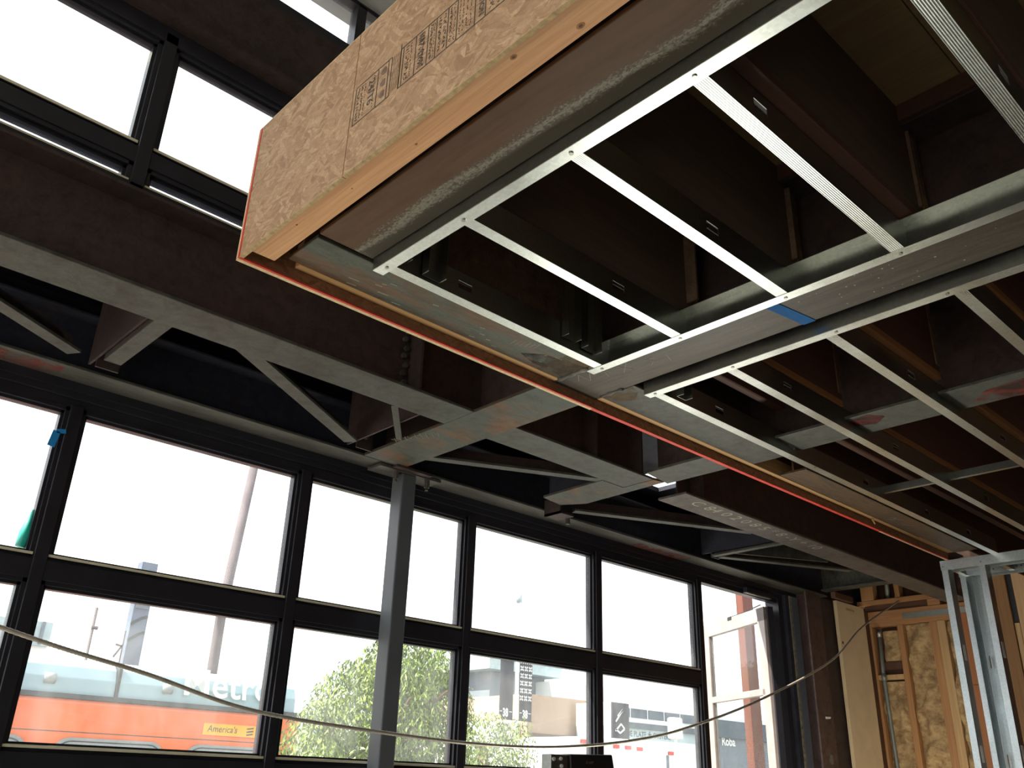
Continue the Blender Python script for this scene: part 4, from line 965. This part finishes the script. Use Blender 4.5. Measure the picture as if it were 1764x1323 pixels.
while x > -5.2:
    if True:
        fr_ = MB().prism([(a, BY - 0.025, c) for a, c in rrect(x, x + 1.27, -0.62, 0.335, 0.19)], (0, 0.03, 0)).build('window_rim', 'bus_rim', bus)
        MB().prism([(a, BY - 0.03, c) for a, c in rrect(x + 0.03, x + 1.24, -0.59, 0.305, 0.17)], (0, 0.006, 0)).build('gasket_line', 'bus_dark', fr_)
        MB().prism([(a, BY - 0.034, c) for a, c in rrect(x + 0.045, x + 1.225, -0.575, 0.29, 0.16)], (0, 0.006, 0)).build('window_frame', 'bus_rim', fr_)
        MB().prism([(a, BY - 0.04, c) for a, c in rrect(x + 0.13, x + 1.14, -0.50, 0.215, 0.10)], (0, 0.008, 0)).build('window_glass', 'bus_glass', fr_)
    x -= 1.51
text('fairing_lettering', 'Metro', 0.46, (4.865, BY + 0.03, 0.875), (1, 0, 0), (0, 0.2, 0.98), 'white', bus, 0.045, 0.006, squeeze=1.05)
MB().box(5.215, 6.25, BY - 0.012, BY, 0.448, 0.582).build('advert_panel', 'sign_yellow', bus)
text('advert_lettering', "America's", 0.108, (5.265, BY - 0.012, 0.487), (1, 0, 0), (0.12, 0, 1), 'sign_ink', bus, 0.002, 0.0, squeeze=0.92)
MB().strokes([[(0, 0.07), (0.09, 0.085)], [(0.0, 0.035), (0.09, 0.05)], [(0, 0.0), (0.09, 0.015)]], (5.79, BY - 0.012, 0.472), (1, 0, 0), (0, 0, 1), 0.016, 0.002).build('advert_emblem', 'sign_ink', bus)
text('advert_lettering', 'B', 0.108, (5.945, BY - 0.012, 0.487), (1, 0, 0), (0.12, 0, 1), 'sign_ink', bus, 0.002, 0.001)
for x in (-3.8, 4.2):
    for yy in (BY - 0.01,): MB().tube([(x, yy, -1.62), (x, yy + 0.3, -1.62)], 0.48, 20).build('wheel', 'black', bus)

# trees with drooping foliage
def tree(cx, cy, blobs, n, label, trunk_h, leafmat, seed):
    t = thing('willow_tree', (cx, cy, ZS + 0.12), label, 'tree')
    rnd = random.Random(seed)
    MB().tube([(cx, cy, ZS + 0.1), (cx + 0.05, cy, -0.9), (cx - 0.05, cy + 0.05, trunk_h)], [0.12, 0.1, 0.06], 10).build('trunk', 'bark', t, smooth=True)
    for k in range(7 if trunk_h > 0.7 else 2):
        a = k * 0.9; r = 0.5 + 0.3 * rnd.random()
        MB().tube([(cx, cy, -0.75 + 0.12 * k), (cx + r * 0.6 * math.cos(a), cy + r * 0.5 * math.sin(a), -0.2 + 0.15 * k), (cx + r * 1.1 * math.cos(a), cy + r * math.sin(a), 0.0 + 0.16 * k)], [0.05, 0.03, 0.012], 6).build('branch', 'bark', t, smooth=True)
    b = MB(); b2 = MB()
    tot = sum(r[3] * r[4] * r[5] for r in blobs)
    for (bx_, by, bz, rx, ry, rz) in blobs:
        for _ in range(int(n * rx * ry * rz / tot)):
            while True:
                q = Vector((rnd.uniform(-1, 1), rnd.uniform(-1, 1), rnd.uniform(-1, 1)))
                if q.length < 1 and q.length > 0.25 * rnd.random(): break
            p = Vector((bx_ + q.x * rx, by + q.y * ry, bz + q.z * rz))
            L = rnd.uniform(0.045, 0.09); w = rnd.uniform(0.007, 0.012); T_ = b if rnd.random() < 0.62 else b2
            d = Vector((rnd.uniform(-0.55, 0.55), rnd.uniform(-0.55, 0.55), rnd.uniform(-1.0, -0.15))).normalized()
            s_ = d.cross(Vector((rnd.uniform(-1, 1), rnd.uniform(-1, 1), rnd.uniform(-1, 1)))).normalized() * w
            i = len(T_.v)
            T_.v += [tuple(p), tuple(p + d * L * 0.5 + s_), tuple(p + d * L), tuple(p + d * L * 0.5 - s_)]
            T_.f.append((i, i + 1, i + 2, i + 3))
    tag(b.build('foliage', leafmat, t), kind='stuff'); tag(b2.build('foliage', 'leaf2', t), kind='stuff')
    return t
tree(6.1, 8.5, [(5.95, 8.5, 0.55, 0.8, 0.7, 0.75), (5.35, 8.4, 0.15, 0.55, 0.5, 0.65), (6.75, 8.6, 0.55, 0.55, 0.6, 0.95), (6.2, 8.4, -0.25, 1.0, 0.7, 0.6), (6.3, 8.5, 1.1, 0.6, 0.5, 0.5)], 40000,
     'bright green willow like street tree behind the storefront column', 0.9, 'leaf', 1)
tree(8.35, 9.3, [(8.3, 9.3, 0.15, 0.6, 0.5, 0.75), (8.6, 9.3, -0.35, 0.75, 0.6, 0.5), (8.9, 9.3, 0.25, 0.25, 0.3, 0.65), (7.9, 9.3, -0.3, 0.6, 0.5, 0.6)], 15000, 'thinner green street tree in front of the tan building', 0.5, 'leaf', 2)

# poles and far roofs on the left
po = thing('utility_pole', (7.6, 16, ZS), 'tall dark utility pole with small crossarm beyond the bus', 'pole')
MB().tube([(7.58, 16, ZS), (7.58, 16, 2.8), (7.78, 16, 5.8)], [0.10, 0.095, 0.085], 10).build('shaft', 'pole', po, smooth=True)
MB().bar((7.28, 15.95, 2.78), (7.72, 15.95, 2.86), 0.06, 0.08).build('crossarm', 'pole', po)
MB().tube([(7.32, 15.95, 2.8), (7.32, 15.95, 2.72)], 0.05, 8).build('insulator', 'pole', po)
py_ = thing('sign_pylon', (6.1, 16, ZS), 'blue grey sign pylon with dark curved bands beyond the bus', 'sign')
MB().box(5.96, 6.24, 16, 16.2, ZS, 3.43).build('pylon_body', 'pylon', py_)
for zc in (2.05, 2.32):
    MB().strokes([[(0.0 + 0.27 * k / 8, 0.02 + 0.16 * math.sin(k / 8 * 1.4)) for k in range(9)]], (5.965, 16, zc), (1, 0, 0), (0, 0, 1), 0.05, 0.01).build('curved_band', 'bus_dark', py_)
MB().box(5.99, 6.21, 15.98, 16.0, 2.62, 3.3).build('pale_panel', 'bldg_grey', py_)
lp = thing('lamp_post', (5.35, 16, ZS), 'thin broken looking grey mast left of the sign pylon', 'pole')
MB().tube([(5.34, 16, ZS), (5.35, 16, 2.53)], 0.025, 8).build('shaft', 'pole', lp, smooth=True)
MB().tube([(5.32, 15.97, 2.2), (5.42, 15.97, 2.2)], 0.03, 8).build('clamp', 'pole', lp)
an = thing('roof_antenna', (5.86, 15.5, 1.5), 'small grey antenna with bent arms on the far roof', 'antenna')
MB().tube([(5.70, 15.5, 0.6), (5.72, 15.5, 2.15)], 0.012, 6).build('mast', 'pole', an)
MB().bar((5.60, 15.5, 1.72), (5.72, 15.5, 1.93), 0.02, 0.03).build('arm', 'pole', an); MB().bar((5.60, 15.5, 1.92), (5.72, 15.5, 1.90), 0.02, 0.03).build('arm', 'pole', an)
co = thing('rooftop_screen', (5.5, 26, ZS), 'pale grey ribbed rooftop screen at the far left', 'building')
MB().box(3.5, 7.65, 26, 30, ZS, 2.95).build('wall', 'white', co)
MB().box(3.5, 7.65, 25.9, 26, 2.95, 3.55).build('screen_wall', 'pale_blue', co)
for k in range(14): MB().box(3.6 + k * 0.29, 3.68 + k * 0.29, 25.85, 25.9, 2.98, 3.55).build('rib', 'bldg_grey', co)

# buildings at the right of the street
tb = thing('tan_building', (21, 22, ZS), 'tan stucco building with flat roof behind the striped banner', 'building')
MB().box(19.45, 23.2, 20, 25, ZS, 2.50).build('wall', 'stucco', tb)
MB().box(22.0, 23.2, 19.85, 25, ZS, 2.42).build('bay_wall', 'stucco', tb)
MB().box(19.45, 22.0, 19.9, 20, 1.33, 1.42).build('band_course', 'old_wood', tb)
MB().box(18.5, 19.45, 20.3, 24, ZS, 1.68).build('side_wall', 'white', tb)
text('red_sign_lettering', 'WHOLE', 0.26, (19.62, 20, 0.65), (1, 0, 0), (0, 0, 1), 'red_lamp', tb, 0.01, 0.012, squeeze=0.72)
db = thing('grey_building', (24, 27, ZS), 'blue grey building with overhanging roof behind the tan one', 'building')
MB().box(24.2, 27.2, 27, 32, ZS, 4.05).build('wall', 'bldg_grey', db)
MB().box(23.6, 27.6, 26.4, 32, 4.05, 4.55).build('roof_slab', 'pale_blue', db)
MB().box(26.7, 29.8, 25.8, 27, ZS, 3.85).build('white_annex', 'white', db)
bp = thing('banner_pole', (19.0, 19.6, ZS), 'pale street lamp pole carrying two black banners', 'pole')
MB().tube([(18.62, 19.6, ZS), (18.62, 19.6, 5.2)], 0.055, 10).build('shaft', 'white', bp, smooth=True)
MB().tube([(18.62, 19.6, 5.0), (18.62, 19.6, 5.35)], 0.09, 10).build('lamp_head', 'pale_blue', bp, smooth=True)
for zc in (1.70, 3.42): MB().tube([(17.85, 19.6, zc), (19.25, 19.6, zc)], 0.015, 6).build('arm', 'pole', bp)
def banner(x0, x1, z0, z1, label, full):
    t = thing('street_banner', ((x0 + x1) / 2, 19.58, z0), label, 'banner')
    MB().box(x0, x1, 19.57, 19.58, z0, z1).build('cloth', 'banner', t)
    rows_ = int((z1 - z0 - 0.45) / 0.205)
    if full:
        for r in range(rows_):
            for c in range(3):
                cx = x0 + (x1 - x0) * (c + 0.5) / 3; cz = z1 - 0.12 - r * 0.205
                if cz < z0 + 0.42: continue
                MB().strokes([[(-0.055, -0.06), (0.055, 0.06)], [(-0.055, 0.06), (0.055, -0.06)]], (cx, 19.57, cz), (1, 0, 0), (0, 0, 1), 0.042, 0.004).build('cross_mark', 'white', t)
    text('banner_lettering', '38', 0.30, (x0 + 0.13, 19.57, z0 + 0.09), (1, 0, 0), (0, 0, 1), 'white', t, 0.004, 0.012, squeeze=0.7)
    MB().strokes([[(0, 0), (0.09, 0)], [(x1 - x0 - 0.16, 0), (x1 - x0 - 0.05, 0)]], (x0 + 0.02, 19.57, z0 + 0.22), (1, 0, 0), (0, 0, 1), 0.02, 0.004).build('banner_dash', 'white', t)
banner(18.70, 19.20, 1.68, 3.45, 'black street banner with rows of white crosses and 38', True)
banner(17.93, 18.45, 1.68, 3.40, 'black street banner half hidden by the thinner tree', False)

sh = thing('restaurant_building', (24, 19.5, ZS), 'pale blue restaurant front with dark window band and lettering', 'building')
MB().box(21.35, 30, 18, 19.8, ZS, 1.70).build('wall', 'pale_blue', sh)
MB().box(21.35, 30, 18.4, 19.8, 1.70, 2.36).build('upper_wall', 'white', sh)
for k in range(6): MB().box(21.45 + k * 0.82, 22.19 + k * 0.82, 18.37, 18.4, 1.98, 2.24).build('window', 'brand_blue', sh)
MB().box(21.35, 30, 17.9, 18.05, 1.64, 1.80).build('awning_band', 'brand_blue', sh)
text('fascia_lettering', 'BLUE PLATE \u2605 OYSTERE', 0.215, (21.05 + 0.3, 18, 1.42), (1, 0, 0), (0, 0, 1), 'brand_blue', sh, 0.006, 0.004, squeeze=0.98)
MB().box(20.60, 21.33, 17.7, 17.76, 1.25, 2.27).build('hanging_sign', 'banner', sh)
MB().strokes([[(0.1, 0.15), (0.35, 0.35), (0.5, 0.22), (0.3, 0.1), (0.12, 0.2)], [(0.12, 0.4), (0.45, 0.75), (0.2, 0.55)]], (20.62, 17.7, 1.35), (1, 0, 0), (0, 0, 1), 0.05, 0.005).build('sign_emblem', 'white', sh)
MB().box(21.35, 30, 17.95, 18.0, ZS, 1.35).build('white_lower_wall', 'white', sh)
rb = thing('corner_shop', (27, 19, ZS), 'corner shop with dark blue fascia and white lettering', 'building')
MB().box(25.1, 34, 17.4, 17.8, 1.58, 2.10).build('fascia', 'brand_blue', rb)
MB().box(25.1, 34, 17.5, 17.9, ZS, 1.58).build('wall', 'bldg_grey', rb)
text('shop_lettering', 'Roba', 0.36, (25.58, 17.5, 1.36), (1, 0, 0), (0, 0, 1), 'white', rb, 0.02, 0.01, squeeze=1.0)
rp = thing('red_post', (9.45, 6, ZS), 'reddish brown wood post outside the open sash', 'post')
MB().box(9.40, 9.62, 6, 6.1, ZS + 0.12, 3.2).build('shaft', 'red_wood', rp, 0.01)
tk = thing('delivery_truck', (16, 14, ZS), 'white delivery truck with small red marker lamps', 'truck')
MB().box(14.55, 17.9, 13, 15.2, -1.5, 0.96).build('cargo_box', 'white', tk, 0.05)
MB().prism([(13.1, 13.05, -1.5), (13.25, 13.05, 0.45), (13.75, 13.05, 0.62), (14.0, 13.05, 0.93), (14.5, 13.05, 0.95), (14.5, 13.05, -1.5)], (0, 2.0, 0)).build('cab', 'white', tk, 0.03)
for x, z in ((15.22, 0.80), (15.60, 0.795), (15.98, 0.785), (14.28, 0.85), (17.05, 0.745)):
    MB().box(x - 0.085, x + 0.085, 12.97, 13.06 if x < 14.5 else 13.0, z - 0.035, z + 0.035).build('marker_lamp', 'red_lamp', tk)
MB().box(16.70, 17.02, 12.6, 12.8, 1.02, 1.46).build('mirror', 'white', tk, 0.04); MB().tube([(16.86, 12.7, 0.9), (16.86, 12.7, 1.1)], 0.03, 8).build('mirror_arm', 'white', tk)
MB().box(16.9, 16.97, 12.98, 13.0, 0.2, 0.7).build('vent_slot', 'bldg_grey', tk)
for x in (13.8, 17.0): MB().tube([(x, 12.97, -1.6), (x, 13.3, -1.6)], 0.48, 18).build('wheel', 'black', tk)
